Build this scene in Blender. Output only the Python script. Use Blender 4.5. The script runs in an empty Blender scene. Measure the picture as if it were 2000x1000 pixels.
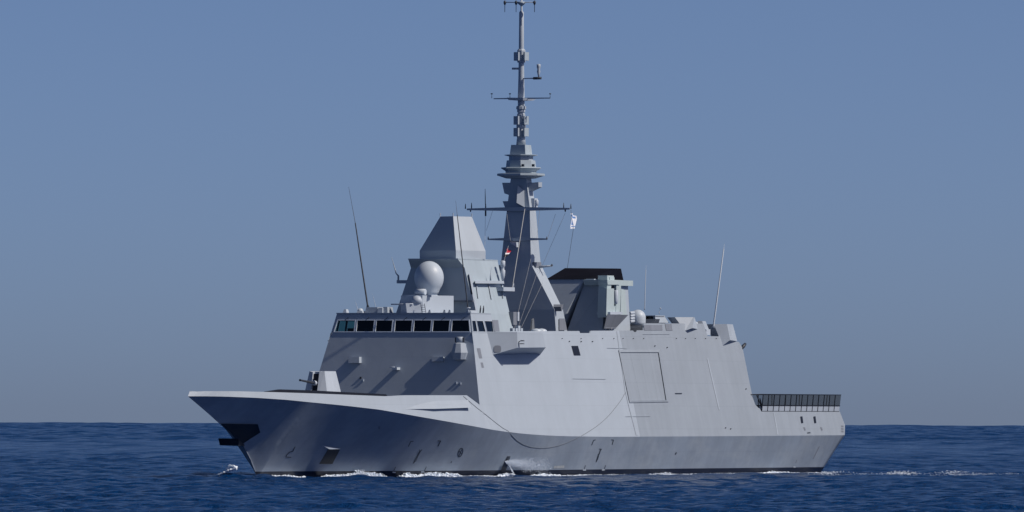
import bpy, bmesh, math, random
import numpy as np
from mathutils import Vector
from mathutils.bvhtree import BVHTree
random.seed(7); rng = np.random.default_rng(11)
sc = bpy.context.scene
COL = sc.collection

# ---------------------------------------------------------------- camera
# ship frame: X metres aft of the bow tip, p metres to port, z metres above the water; world = (X, -p, z)
TH, DIST, CH, FPX, YAW, PITCH, ROLL = math.radians(24), 960.0, 6.27405, 18632.16, -0.0016581, 0.0164544, 0.0033149
CPOS = np.array([71 - DIST*math.cos(TH), -DIST*math.sin(TH), CH])
_a = TH + YAW
FW = np.array([math.cos(_a)*math.cos(PITCH), math.sin(_a)*math.cos(PITCH), math.sin(PITCH)])
_r = np.array([math.sin(_a), -math.cos(_a), 0.0]); _u = np.cross(_r, FW)
RT = _r*math.cos(ROLL) + _u*math.sin(ROLL); UP = _u*math.cos(ROLL) - _r*math.sin(ROLL)
cam_d = bpy.data.cameras.new('camera'); cam = bpy.data.objects.new('camera', cam_d); COL.objects.link(cam)
from mathutils import Matrix
cam.matrix_world = Matrix(((RT[0], UP[0], -FW[0], CPOS[0]), (RT[1], UP[1], -FW[1], CPOS[1]), (RT[2], UP[2], -FW[2], CPOS[2]), (0, 0, 0, 1)))
cam_d.sensor_width = 36; cam_d.lens = FPX/2000*36; cam_d.clip_start = 1.0; cam_d.clip_end = 60000
sc.camera = cam

# ---------------------------------------------------------------- sky, sun, exposure
SUN = Vector((0.075, -0.72, 0.69)).normalized()
SUN_EL = math.asin(SUN.z); SUN_ROT = math.atan2(SUN.x, SUN.y)
w = bpy.data.worlds.new('World'); sc.world = w; w.use_nodes = True
nt = w.node_tree; bg = nt.nodes['Background']
sky = nt.nodes.new('ShaderNodeTexSky'); sky.sky_type = 'NISHITA'; sky.sun_disc = False
sky.sun_elevation = SUN_EL; sky.sun_rotation = SUN_ROT
sky.altitude = 0; sky.air_density = 0.25; sky.dust_density = 0.7; sky.ozone_density = 10.0
wb_ = nt.nodes.new('ShaderNodeMix'); wb_.data_type = 'RGBA'; wb_.blend_type = 'MULTIPLY'; wb_.inputs['Factor'].default_value = 1.0   # white balance of the daylight
wb_.inputs['B'].default_value = (1.0, 0.81, 0.67, 1); nt.links.new(sky.outputs[0], wb_.inputs['A']); nt.links.new(wb_.outputs['Result'], bg.inputs[0]); bg.inputs[1].default_value = 0.138
sl = bpy.data.lights.new('sun', 'SUN'); sl.energy = 3.9; sl.angle = math.radians(0.53); sl.color = (1, 0.895, 0.775)
so = bpy.data.objects.new('sun', sl); COL.objects.link(so)
so.rotation_euler = SUN.to_track_quat('Z', 'Y').to_euler(); so.location = (0, -200, 300)
sc.view_settings.view_transform = 'Standard'; sc.view_settings.look = 'None'
sc.view_settings.exposure = 0.0; sc.view_settings.gamma = 1.0
sc.render.film_transparent = False

# ---------------------------------------------------------------- measuring helpers
def ray(px, py):
    d = FW*FPX + RT*(px-1000) + UP*(500-py); return d/np.linalg.norm(d)
def q(px, py, p=None, X=None, z=None, plane=None):
    """photograph pixel -> ship frame point on a known plane of the ship"""
    d = ray(px, py)
    if p is not None: n, c = np.array([0, -1., 0]), p
    elif X is not None: n, c = np.array([1., 0, 0]), X
    elif z is not None: n, c = np.array([0, 0, 1.]), z
    else: n, c = plane
    P = CPOS + (c - CPOS@n)/(d@n)*d
    return (P[0], -P[1], P[2])
SIDE_C, SIDE_S = 10.76, 0.22                     # port side plane: p = 10.76 - 0.22 z
def side(px, py, off=0.0):
    P = q(px, py, plane=(np.array([0, -1., SIDE_S]), SIDE_C+off)); return P
FR_X, FR_S = 48.6, 0.24                          # bridge front: X = 48.6 - 0.24 (16 - z)
def front(px, py, off=0.0):
    return q(px, py, plane=(np.array([1., 0, -FR_S]), FR_X-FR_S*16-off))
def sp(z, off=0.0): return SIDE_C + off - SIDE_S*z
def fx(z, off=0.0): return FR_X - FR_S*(16-z) - off
def W(P): return Vector((P[0], -P[1], P[2]))

# ---------------------------------------------------------------- materials
def mat(name, col, rough=0.5, var=0.12, streak=0.12, bump=0.0, spec=0.4, metal=0.0, scale=0.25, seams=0.0):
    m = bpy.data.materials.new(name); m.use_nodes = True
    n = m.node_tree.nodes; L = m.node_tree.links; b = n['Principled BSDF']
    b.inputs['Roughness'].default_value = rough; b.inputs['Metallic'].default_value = metal
    b.inputs['Specular IOR Level'].default_value = spec
    tc = n.new('ShaderNodeTexCoord')
    n1 = n.new('ShaderNodeTexNoise'); n1.inputs['Scale'].default_value = scale; n1.inputs['Detail'].default_value = 7; n1.inputs['Roughness'].default_value = .62
    L.new(tc.outputs['Object'], n1.inputs['Vector'])
    mp = n.new('ShaderNodeMapping'); mp.inputs['Scale'].default_value = (1.2, 0.22, 0.06); L.new(tc.outputs['Object'], mp.inputs['Vector'])
    n2 = n.new('ShaderNodeTexNoise'); n2.inputs['Scale'].default_value = 1.0; n2.inputs['Detail'].default_value = 5; L.new(mp.outputs[0], n2.inputs['Vector'])
    def rng_(src, amt):
        r = n.new('ShaderNodeMapRange'); r.inputs['From Min'].default_value = .3; r.inputs['From Max'].default_value = .7
        r.inputs['To Min'].default_value = 1-amt; r.inputs['To Max'].default_value = 1+amt; L.new(src, r.inputs['Value']); return r.outputs[0]
    mu = n.new('ShaderNodeMath'); mu.operation = 'MULTIPLY'; L.new(rng_(n1.outputs[0], var), mu.inputs[0]); L.new(rng_(n2.outputs[0], streak), mu.inputs[1])
    vm = n.new('ShaderNodeVectorMath'); vm.operation = 'SCALE'; vm.inputs[0].default_value = col; L.new(mu.outputs[0], vm.inputs['Scale'])
    L.new(vm.outputs[0], b.inputs['Base Color'])
    if seams:
        sx = n.new('ShaderNodeSeparateXYZ'); L.new(tc.outputs['Object'], sx.inputs[0]); ad = n.new('ShaderNodeMath'); L.new(sx.outputs[0], ad.inputs[0]); L.new(sx.outputs[1], ad.inputs[1])
        cb2 = n.new('ShaderNodeCombineXYZ'); L.new(ad.outputs[0], cb2.inputs[0]); L.new(sx.outputs[2], cb2.inputs[1])
        bk = n.new('ShaderNodeTexBrick'); bk.inputs['Scale'].default_value = 1.0; bk.inputs['Brick Width'].default_value = 6.2; bk.inputs['Row Height'].default_value = 2.35; bk.inputs['Mortar Size'].default_value = .035; bk.inputs['Mortar Smooth'].default_value = .5
        bk.inputs['Color1'].default_value = (1, 1, 1, 1); bk.inputs['Color2'].default_value = (1-seams*.5, 1-seams*.5, 1-seams*.5, 1); bk.inputs['Mortar'].default_value = (1-seams*2.2, 1-seams*2.2, 1-seams*2.1, 1); L.new(cb2.outputs[0], bk.inputs['Vector'])
        mv = n.new('ShaderNodeVectorMath'); mv.operation = 'MULTIPLY'; L.new(vm.outputs[0], mv.inputs[0]); L.new(bk.outputs[0], mv.inputs[1]); L.new(mv.outputs[0], b.inputs['Base Color'])
    if bump:
        n3 = n.new('ShaderNodeTexNoise'); n3.inputs['Scale'].default_value = 0.9; n3.inputs['Detail'].default_value = 2; L.new(tc.outputs['Object'], n3.inputs['Vector'])
        bp = n.new('ShaderNodeBump'); bp.inputs['Strength'].default_value = 1.0; bp.inputs['Distance'].default_value = bump; L.new(n3.outputs[0], bp.inputs['Height']); L.new(bp.outputs[0], b.inputs['Normal'])
    return m
M = {}
M['grey'] = mat('navy grey paint', (0.351, 0.413, 0.498), 0.55, 0.04, 0.016, 0.012, seams=0.03)
M['grey_aft'] = mat('darker streaked navy grey paint', (0.268, 0.316, 0.384), 0.55, 0.05, 0.036, 0.012, seams=0.035)  # darker, more streaked grey for the after side and some fittings
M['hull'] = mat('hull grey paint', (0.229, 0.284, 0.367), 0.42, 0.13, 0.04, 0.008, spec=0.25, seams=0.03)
M['green'] = mat('greenish grey paint', (0.351, 0.428, 0.503), 0.5, 0.05, 0.05)
M['green2'] = mat('pale green paint', (0.399, 0.490, 0.530), 0.5, 0.05, 0.03)
M['mast'] = mat('mast grey paint', (0.370, 0.433, 0.515), 0.55, 0.05, 0.04, 0.01)
M['white'] = mat('radome white', (0.465, 0.537, 0.630), 0.45, 0.03, 0.03)
M['light'] = mat('light grey paint', (0.422, 0.488, 0.584), 0.5, 0.05, 0.05)
M['dark'] = mat('dark grey fittings', (0.042, 0.052, 0.072), 0.5, 0.15, 0.1)
M['black'] = mat('black paint', (0.008, 0.011, 0.022), 0.45, 0.2, 0.2)
M['boot'] = mat('black boot topping', (0.010, 0.015, 0.032), 0.3, 0.2, 0.2)
M['soot'] = mat('black funnel cap', (0.006, 0.007, 0.013), 0.9, 0.25, 0.1, spec=0.05)
M['deck'] = mat('dark deck coating', (0.075, 0.085, 0.10), 0.8, 0.15, 0.0)
M['mark'] = mat('hull marking paint', (0.025, 0.035, 0.055), 0.5, 0.1, 0.0)
M['patch'] = mat('scuffed pale paint', (0.36, 0.40, 0.44), 0.5, 0.2, 0.3)
M['rope'] = mat('rope', (0.14, 0.16, 0.19), 0.8, 0.1, 0.0)
M['wire'] = mat('halyard line', (0.42, 0.44, 0.46), 0.7, 0.05, 0.0)
M['inside'] = mat('bridge interior', (0.02, 0.022, 0.026), 0.8, 0.1, 0.0)
M['panel'] = mat('grey panel and painted shade', (0.175, 0.20, 0.25), 0.6, 0.1, 0.1)  # grey for panels and fittings, also the painted shade of bulwark openings
M['frame'] = mat('window frame with painted highlight', (0.66, 0.74, 0.84), .4, .02, 0)  # pale tone paints in the light that rounded frame edges catch
def glass_mat():
    m = bpy.data.materials.new('tinted bridge glass'); m.use_nodes = True; n = m.node_tree.nodes; L = m.node_tree.links
    n.remove(n['Principled BSDF']); out = n['Material Output']
    t = n.new('ShaderNodeBsdfTransparent'); t.inputs[0].default_value = (0.30, 0.48, 0.50, 1)
    g = n.new('ShaderNodeBsdfGlossy'); g.inputs['Roughness'].default_value = 0.03; g.inputs[0].default_value = (.8, .9, .95, 1)
    lw = n.new('ShaderNodeLayerWeight'); pw = n.new('ShaderNodeMath'); pw.operation = 'POWER'; pw.inputs[1].default_value = 4.0; L.new(lw.outputs['Facing'], pw.inputs[0])
    f = n.new('ShaderNodeMapRange'); f.inputs['To Min'].default_value = .05; f.inputs['To Max'].default_value = .9; L.new(pw.outputs[0], f.inputs['Value'])
    mx = n.new('ShaderNodeMixShader'); L.new(f.outputs[0], mx.inputs[0]); L.new(t.outputs[0], mx.inputs[1]); L.new(g.outputs[0], mx.inputs[2]); L.new(mx.outputs[0], out.inputs[0])
    return m
M['glass'] = glass_mat()
def net_mat():
    m = bpy.data.materials.new('fine safety netting'); m.use_nodes = True; n = m.node_tree.nodes; L = m.node_tree.links
    b = n['Principled BSDF']; b.inputs['Base Color'].default_value = (.03, .04, .05, 1); b.inputs['Roughness'].default_value = .8
    t = n.new('ShaderNodeBsdfTransparent'); mx = n.new('ShaderNodeMixShader'); mx.inputs[0].default_value = .5
    L.new(t.outputs[0], mx.inputs[1]); L.new(b.outputs[0], mx.inputs[2]); L.new(mx.outputs[0], n['Material Output'].inputs[0]); return m
M['net'] = net_mat()
def foam_mat(name, alpha, col=(0.74, 0.83, 0.95)):
    m = bpy.data.materials.new(name); m.use_nodes = True; n = m.node_tree.nodes; L = m.node_tree.links
    b = n['Principled BSDF']; b.inputs['Base Color'].default_value = (*col, 1); b.inputs['Roughness'].default_value = .9
    b.inputs['Alpha'].default_value = alpha; return m
M['foam'] = foam_mat('sea foam', 1.0)
M['mist'] = foam_mat('spray mist', 0.4)

# ---------------------------------------------------------------- mesh building
ROOT = bpy.data.objects.new('warship', None); COL.objects.link(ROOT); ROOT.location = (71, 0, 0)
ROOT['label'] = 'grey stealth frigate with tall mast steaming bow first across the sea'; ROOT['category'] = 'warship'
ORG = Vector((71, 0, 0))
class MB:
    def __init__(s): s.v = []; s.f = []; s.mi = []; s.sm = []
    def pts(s, P): i = len(s.v); s.v += [W(p) for p in P]; return list(range(i, i+len(P)))
    def face(s, P, m=0): s.f.append(s.pts(P)); s.mi.append(m); s.sm.append(False); return s
    def hexa(s, b, t, m=0):
        """closed prism between two loops of the same count"""
        n = len(b); i = s.pts(list(b)+list(t))
        fs = [i[:n][::-1], i[n:]] + [[i[k], i[(k+1) % n], i[n+(k+1) % n], i[n+k]] for k in range(n)]
        for f in fs: s.f.append(f); s.mi.append(m); s.sm.append(False)
        return s
    def box(s, X0, X1, p0, p1, z0, z1, m=0):
        b = [(X0, p0, z0), (X1, p0, z0), (X1, p1, z0), (X0, p1, z0)]
        return s.hexa(b, [(x, p, z1) for x, p, _ in b], m)
    def extr(s, loop, d, m=0):
        return s.hexa(loop, [tuple(np.add(a, d)) for a in loop], m)
    def tube(s, P, R, n=8, m=0, cap=True):
        P = [np.array(a, float) for a in P]
        if not hasattr(R, '__len__'): R = [R]*len(P)
        rings = []
        for k, a in enumerate(P):
            d = P[min(k+1, len(P)-1)] - P[max(k-1, 0)]; d /= np.linalg.norm(d)
            h = np.array([0, 0, 1.]) if abs(d[2]) < .9 else np.array([1., 0, 0])
            u = np.cross(d, h); u /= np.linalg.norm(u); v = np.cross(d, u)
            rings.append(s.pts([tuple(a + R[k]*(u*math.cos(t)+v*math.sin(t))) for t in [2*math.pi*j/n for j in range(n)]]))
        for A, B in zip(rings, rings[1:]):
            for j in range(n): s.f.append([A[j], A[(j+1) % n], B[(j+1) % n], B[j]]); s.mi.append(m); s.sm.append(n > 5)
        if cap:
            s.f.append(rings[0][::-1]); s.mi.append(m); s.sm.append(False); s.f.append(rings[-1]); s.mi.append(m); s.sm.append(False)
        return s
    def lathe(s, c, prof, n=24, m=0, smooth=True, rot=0.0):
        rings = [s.pts([(c[0]+r*math.cos(rot+2*math.pi*j/n), c[1]+r*math.sin(rot+2*math.pi*j/n), z) for j in range(n)]) for r, z in prof]
        for A, B in zip(rings, rings[1:]):
            for j in range(n): s.f.append([A[j], A[(j+1) % n], B[(j+1) % n], B[j]]); s.mi.append(m); s.sm.append(smooth)
        s.f.append(rings[0][::-1]); s.mi.append(m); s.sm.append(smooth); s.f.append(rings[-1]); s.mi.append(m); s.sm.append(smooth)
        return s
    def build(s, name, mats, parent=ROOT, recalc=True, merge=0.0):
        me = bpy.data.meshes.new(name); me.from_pydata([v-ORG for v in s.v], [], s.f)
        if not isinstance(mats, (list, tuple)): mats = [mats]
        for m in mats: me.materials.append(M[m] if isinstance(m, str) else m)
        me.polygons.foreach_set('material_index', s.mi); me.polygons.foreach_set('use_smooth', s.sm)
        bm = bmesh.new(); bm.from_mesh(me)
        if merge: bmesh.ops.remove_doubles(bm, verts=bm.verts, dist=merge)
        if recalc: bmesh.ops.recalc_face_normals(bm, faces=bm.faces)
        bm.to_mesh(me); bm.free(); me.update()
        o = bpy.data.objects.new(name, me); COL.objects.link(o)
        if parent is not None: o.parent = parent
        return o
def mir(P): return (P[0], -P[1], P[2])

# ---------------------------------------------------------------- hull lines
KX = [0.0, 1.9, 4.27, 8.0, 11.95, 14.73, 20.7, 25.59, 32.8, 40.97, 47.83, 52.74, 58.99, 65.33, 76.93, 105.03, 140.51]
KZ = [7.74, 7.75, 7.73, 7.63, 7.45, 7.26, 6.89, 6.56, 5.88, 5.19, 4.64, 4.34, 4.11, 3.98, 3.91, 3.94, 4.02]
def zk(X): return float(np.interp(X, KX, KZ))
def pk(X): return 9.9*(1-max(0.0, 1-max(X, 0)/52)**2.4)
def pk_stern(X): return pk(X)
STZ = [-1.2, 0.03, 1.74, 3.2, 4.76, 6.4, 7.74]; STX = [16.0, 15.28, 13.79, 12.08, 8.13, 3.66, 0.0]
def xs(z): return float(np.interp(z, STZ, STX))
WLX = [15.28, 17, 20, 25, 30, 35, 40, 45, 50, 55, 60, 66, 74, 84, 141]
WLP = [0.0, 0.12, 0.40, 1.15, 2.35, 3.9, 5.5, 6.7, 7.4, 7.85, 8.2, 8.45, 8.6, 8.7, 8.7]
from numpy.polynomial import polynomial as _poly
def _smooth(xs_, ys_, w_=2.5):
    gx = np.linspace(0, 142, 569); gy = np.interp(gx, xs_, ys_); k = np.exp(-((np.arange(-20, 21)*.25)/w_)**2); k /= k.sum()
    return gx, np.convolve(np.pad(gy, 20, mode='edge'), k, 'valid')
_wx, _wp = _smooth(WLX, WLP)
def pwl(X): return float(np.interp(X, _wx, _wp))*min(1.0, max(0.0, (X-15.28)/3))
def hullp(u, X):
    """half breadth of the lower hull, u = 0 at the water, 1 at the knuckle (straight flared sections)"""
    uu = max(u, 0); zz = u*zk(X); zs = max(0.0, float(np.interp(X, STX[::-1], STZ[::-1])))
    if X > 15.28: zs = 0.0
    v = min(1.0, max(0.0, (zz-zs)/max(zk(X)-zs, 1e-3))); c = 1.0+.12*math.exp(-((X-18)/13)**2)
    p = pwl(X)+(pk(X)-pwl(X))*v**c
    if X > 110: p -= (0.6*(1-uu))*((X-110)/30)**2
    return max(p, 0)
US = [-0.16, -0.08] + [k/44 for k in range(45)]
NT = 260
hb = MB(); grid = []
for u in US:
    uu = max(u, 0); Xs = xs(7.74*u); Xe = 137.9 + 2.6*uu
    row = []
    for k in range(NT+1):
        t = (k/NT)**1.5; X = Xs + (Xe-Xs)*t
        z = u*zk(X)*1.0 if u > 0 else u*7.74
        row.append((X, hullp(u, X), z))
    grid.append(row)
LV = []; LF = []
for sgn in (1, -1):
    ids = [hb.pts([(a, sgn*b, c) for a, b, c in row]) for row in grid]
    for i in range(len(US)-1):
        for k in range(NT):
            f = [ids[i][k], ids[i][k+1], ids[i+1][k+1], ids[i+1][k]]
            hb.f.append(f); hb.mi.append(0); hb.sm.append(True)
            if sgn == 1: LF.append(f)
    tr = [ids[i][NT] for i in range(len(US))]
    hb._tr = getattr(hb, '_tr', []) + [tr]
for i in range(len(US)-1):   # transom
    a, b = hb._tr; hb.f.append([a[i], b[i], b[i+1], a[i+1]]); hb.mi.append(0); hb.sm.append(False)
def hull_material():
    """one paint for the lower hull; black boot topping is a painted band below 0.62 m"""
    m = M['hull'].copy(); m.name = 'hull paint with boot topping'; n = m.node_tree.nodes; L = m.node_tree.links
    b = n['Principled BSDF']; src = b.inputs['Base Color'].links[0].from_socket
    tc = n.new('ShaderNodeTexCoord'); sx = n.new('ShaderNodeSeparateXYZ'); L.new(tc.outputs['Object'], sx.inputs[0])
    gt = n.new('ShaderNodeMath'); gt.operation = 'GREATER_THAN'; gt.inputs[1].default_value = 0.62; L.new(sx.outputs[2], gt.inputs[0])
    # pale irregular patches: mottled light off the water painted in, plus salt and scuffs
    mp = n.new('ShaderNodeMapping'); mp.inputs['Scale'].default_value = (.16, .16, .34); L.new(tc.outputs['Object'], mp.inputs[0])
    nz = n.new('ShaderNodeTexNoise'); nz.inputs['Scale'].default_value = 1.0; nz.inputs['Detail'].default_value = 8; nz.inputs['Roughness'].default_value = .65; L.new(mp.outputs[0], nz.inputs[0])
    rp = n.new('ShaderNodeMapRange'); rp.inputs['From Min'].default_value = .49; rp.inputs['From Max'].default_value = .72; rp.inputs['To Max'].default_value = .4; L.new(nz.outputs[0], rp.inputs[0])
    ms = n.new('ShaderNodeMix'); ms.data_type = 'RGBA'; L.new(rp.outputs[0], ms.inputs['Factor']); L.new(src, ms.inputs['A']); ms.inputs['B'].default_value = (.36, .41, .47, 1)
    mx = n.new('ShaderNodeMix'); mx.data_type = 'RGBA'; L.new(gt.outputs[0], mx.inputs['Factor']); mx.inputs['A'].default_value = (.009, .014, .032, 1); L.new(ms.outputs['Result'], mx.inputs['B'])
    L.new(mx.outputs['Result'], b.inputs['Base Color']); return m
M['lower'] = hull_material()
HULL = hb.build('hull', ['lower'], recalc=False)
bvh = BVHTree.FromPolygons([tuple(v) for v in hb.v], LF)
def hp(px, py, off=0.03):
    d = Vector(ray(px, py)); loc, nrm, i, dist = bvh.ray_cast(Vector(CPOS), d)
    if loc is None: return None
    if nrm.dot(d) > 0: nrm = -nrm
    a = loc + nrm*off; return (a.x, -a.y, a.z)

# bulwark strip above the knuckle (leans inboard), its cap, the side strake and the flight deck edge
BX = [0.56, 1.95, 5.57, 9.4, 14.91, 20.97, 27.28, 30.48, 43.58]; BZ = [8.17, 8.23, 8.24, 8.19, 8.09, 7.96, 7.84, 7.95, 7.99]
ST_B = 7.0
def tum(X): return SIDE_S
def topz(X):
    if X <= 43.58: return float(np.interp(X, BX, BZ))
    return float(np.interp(X, [43.58, 46.6, 47.2], [7.99, 6.9, 6.9]))
bw = MB()
xsamp = sorted(set([0.0, .25, .6, 1.2] + list(np.linspace(2, 43.58, 44)) + [44.8, 45.7, 46.6]))
def bpt(X, f, z=None):
    zt = topz(X) if z is None else z; z0 = zk(X); zz = z0 + (zt-z0)*f
    k = min(1, X/3.0); return (X + 0.35*(1-k)*f, max(pk(X)-SIDE_S*(zz-z0)*min(1, X/6), 0 if f < 1 else 0), zz)
for sgn in (1, -1):
    S_ = (lambda P: P) if sgn == 1 else mir
    for a, b in zip(xsamp, xsamp[1:]):
        bw.face([S_(bpt(a, 0)), S_(bpt(b, 0)), S_(bpt(b, 1)), S_(bpt(a, 1))])
        ia, ib = bpt(a, 1), bpt(b, 1)
        ja, jb = (ia[0]+.1, max(ia[1]-.16, 0), ia[2]), (ib[0]+.1, max(ib[1]-.16, 0), ib[2])
        bw.face([S_(ia), S_(ib), S_(jb), S_(ja)])
        bw.face([S_(ja), S_(jb), S_((jb[0], max(jb[1]-.05, 0), max(6.95, zk(b)+.02))), S_((ja[0], max(ja[1]-.05, 0), max(6.95, zk(a)+.02)))])
bw.build('bulwark', 'grey', HULL, merge=0.001)
fd = MB(); fdx = list(np.linspace(1.0, 60, 30))
for a, b in zip(fdx, fdx[1:]):
    ea, eb = [max(min(pk(t_)-.34, sp(6.97)-.3), 0) for t_ in (a, b)]; za_, zb2 = [max(6.97, zk(t_)+.03) for t_ in (a, b)]; fd.face([(a, ea, za_), (b, eb, zb2), (b, -eb, zb2), (a, -ea, za_)])
fd.build('foredeck', 'deck', HULL, merge=0.001)

# ---------------------------------------------------------------- superstructure sides
def sz(X, z, off=0.0): return (X, sp(z, off), z)
Zt = 14.42
prof = [(922, 650), (1000, 647), (1120, 646.5), (1131.5, 646.5), (1133, 650.5), (1152.5, 650.5), (1154, 646), (1236, 645.5), (1239, 648.5), (1244, 648.5), (1246, 645), (1257, 645),
        (1258, 631.5), (1374, 632), (1382, 656.5), (1411, 657), (1428, 667), (1443, 667.5), (1450.5, 680), (1463, 745), (1470, 776), (1475, 790), (1481, 796.5), (1490, 800.5), (1500, 803), (1570, 803), (1640, 803)]
top = [side(*a) for a in prof]
X0f = fx(6.9)
# columns: split every edge so the knuckle curve is followed
cols = []
for (a, b) in zip(top, top[1:]):
    n = max(1, int(abs(b[0]-a[0])/3))
    for k in range(n): t = k/n; cols.append((a[0]+(b[0]-a[0])*t, a[2]+(b[2]-a[2])*t))
cols.append((top[-1][0], top[-1][2]))
ss = MB()
DZ = 0.05
def wall_col(X): return (X, pk(X), zk(X))
def spk(X, z):   # side surface, runs from the knuckle to the plane
    k = zk(X); pz = sp(z)
    return (X, pz, z)
for sgn in (1, -1):
    S_ = (lambda P: P) if sgn == 1 else mir
    # front wedge: between the front face edge and the first column
    fr = [(fx(z), sp(z), z) for z in (6.9, 9, 11, 13, top[0][2])]
    for a, b in zip(cols, cols[1:]):
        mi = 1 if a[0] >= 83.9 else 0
        Xa, Xb = a[0], b[0]
        la, lb = wall_col(Xa), wall_col(Xb)
        ss.face([S_(la), S_(lb), S_(spk(Xb, b[1])), S_(spk(Xa, a[1]))], mi)
    # from the bulwark end aft to the first column
    Xc = cols[0][0]; kn = [46.6, 47.4, Xc]
    ss.face([S_(bpt(46.6, 0)), S_(wall_col(Xc)), S_(spk(Xc, cols[0][1])), S_(fr[3]), S_(fr[2]), S_(fr[1]), S_(fr[0])], 0)
    # transom corner, port edge of the stern
    e = cols[-1]; ss.face([S_(wall_col(140.5)), S_((141.2, sp(5.1), 5.1)), S_((140.49, sp(e[1]), e[1]))], 1)
# inner side of the wall (thickness) for the raised bulwark round the weather deck, deck surfaces, hangar face, transom
for sgn in (1, -1):
    S_ = (lambda P: P) if sgn == 1 else mir
    up = [c for c in cols if c[0] <= top[18][0]]
    for a, b in zip(up, up[1:]):
        if b[1] > 13.4 or a[1] > 13.4:
            ss.face([S_((a[0], sp(a[1]), a[1])), S_((b[0], sp(b[1]), b[1])), S_((b[0], sp(b[1])-.12, b[1])), S_((a[0], sp(a[1])-.12, a[1]))], 0)
            ss.face([S_((a[0], sp(a[1])-.12, a[1])), S_((b[0], sp(b[1])-.12, b[1])), S_((b[0], 7.35, 13.3)), S_((a[0], 7.35, 13.3))], 0)
ax0, ax1 = 48.1, top[18][0]
ss.face([(ax0, 7.5, 13.3), (ax1, 7.5, 13.3), (ax1, -7.5, 13.3), (ax0, -7.5, 13.3)], 2)
# hangar end: the fillet profile runs across the ship
hang = top[18:25]
for a, b in zip(hang, hang[1:]):
    ss.face([(a[0], sp(a[2]), a[2]), (b[0], sp(b[2]), b[2]), (b[0], -sp(b[2]), b[2]), (a[0], -sp(a[2]), a[2])], 1)
ss.face([(ax1, sp(top[18][2]), top[18][2]), (ax1, -sp(top[18][2]), top[18][2]), (ax1, -7.6, 13.3), (ax1, 7.6, 13.3)], 1)
fe = top[24]; le = top[26]
ss.face([(fe[0], sp(fe[2]), fe[2]), (le[0], sp(le[2]), le[2]), (le[0], -sp(le[2]), le[2]), (fe[0], -sp(fe[2]), fe[2])], 2)
e = cols[-1]
ss.face([(140.5, pk(140.5), zk(140.5)), (140.5, -pk(140.5), zk(140.5)), (141.2, -sp(5.1), 5.1), (141.2, sp(5.1), 5.1)], 1)
ss.face([(141.2, sp(5.1), 5.1), (141.2, -sp(5.1), 5.1), (140.49, -sp(e[1]), e[1]), (140.49, sp(e[1]), e[1])], 1)
SUP = ss.build('superstructure', ['grey', 'grey_aft', 'deck'], recalc=False)

# ---------------------------------------------------------------- bridge: front wall with window openings, side walls, roof, interior
wb = MB()
z0, zb, zt, zr = 6.9, 14.28, 15.28, 16.02
FWIN = [(657.5, 692.5), (697.5, 730), (735, 765.6), (772, 804), (809, 841.5), (846, 877.5), (883, 917)]
wins = []
for i, (a, b) in enumerate(FWIN):
    pa, pb = front(a, 637)[1], front(b, 637)[1]
    wins.append([pa, pb])
zb = front(800, 647.5)[2]; zt = front(800, 626)[2]
def fq(p, z, off=0.0): return (fx(z, off), p, z)
def we(i):      # window corner p at bottom / top (the end windows follow the leaning sides)
    pa, pb = wins[i]; la, ra = pa, pb
    if i == 0: return (pa-.16, pb, pb, pa+.10)
    if i == 6: return (pa, pb+.08, pb-.14, pa)
    return (pa, pb, pb, pa)
wb.face([fq(-sp(z0), z0), fq(sp(z0), z0), fq(sp(zb), zb), fq(-sp(zb), zb)])
wb.face([fq(-sp(zt), zt), fq(sp(zt), zt), fq(sp(zr), zr), fq(-sp(zr), zr)])
prev = (-sp(zb), -sp(zt))
for i in range(7):
    a, b, c, d = we(i); wb.face([fq(prev[0], zb), fq(a, zb), fq(d, zt), fq(prev[1], zt)]); prev = (b, c)
wb.face([fq(prev[0], zb), fq(sp(zb), zb), fq(sp(zt), zt), fq(prev[1], zt)])
# side walls of the bridge house
SWIN = [((921.8, 928.2), (924.2, 931.6)), ((930.8, 942.4), (935, 947.8)), ((946, 960.5), (951, 963.2))]
XE_b, XE_t = side(968, 648)[0], side(959, 616)[0]
sw = []
for (tl, tr), (bl, br) in SWIN:
    sw.append((side(bl, 647.5)[0], side(br, 647.5)[0], side(tr, 627)[0], side(tl, 627)[0]))
szb, szt = side(940, 647.5)[2], side(940, 627)[2]
def bq(X, z, off=0.0): return (X, sp(z, off), z)
for sgn in (1, -1):
    S_ = (lambda P: P) if sgn == 1 else mir
    wb.face([S_(bq(fx(13.3), 13.3)), S_(bq(XE_b, 13.3)), S_(bq(XE_b, szb)), S_(bq(fx(szb), szb))])
    wb.face([S_(bq(fx(szt), szt)), S_(bq(XE_t+.3, szt)), S_(bq(XE_t, zr)), S_(bq(fx(zr), zr))])
    prev = (fx(szb), fx(szt))
    for a, b, c, d in sw:
        wb.face([S_(bq(prev[0], szb)), S_(bq(a, szb)), S_(bq(d, szt)), S_(bq(prev[1], szt))]); prev = (b, c)
    wb.face([S_(bq(prev[0], szb)), S_(bq(XE_b, szb)), S_(bq(XE_t+.3, szt)), S_(bq(prev[1], szt))])
wb.face([(XE_t, sp(zr), zr), (XE_t, -sp(zr), zr), (XE_b, -sp(13.3), 13.3), (XE_b, sp(13.3), 13.3)])
wb.hexa([(fx(zr, .1), -sp(zr)-.03, zr), (fx(zr, .1), sp(zr)+.03, zr), (XE_t, sp(zr)+.03, zr), (XE_t, -sp(zr)-.03, zr)], [(fx(zr, .1), -sp(zr)-.03, zr+.09), (fx(zr, .1), sp(zr)+.03, zr+.09), (XE_t, sp(zr)+.03, zr+.09), (XE_t, -sp(zr)-.03, zr+.09)])
BR = wb.build('bridge', 'grey', recalc=False)
ib = MB()
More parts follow.
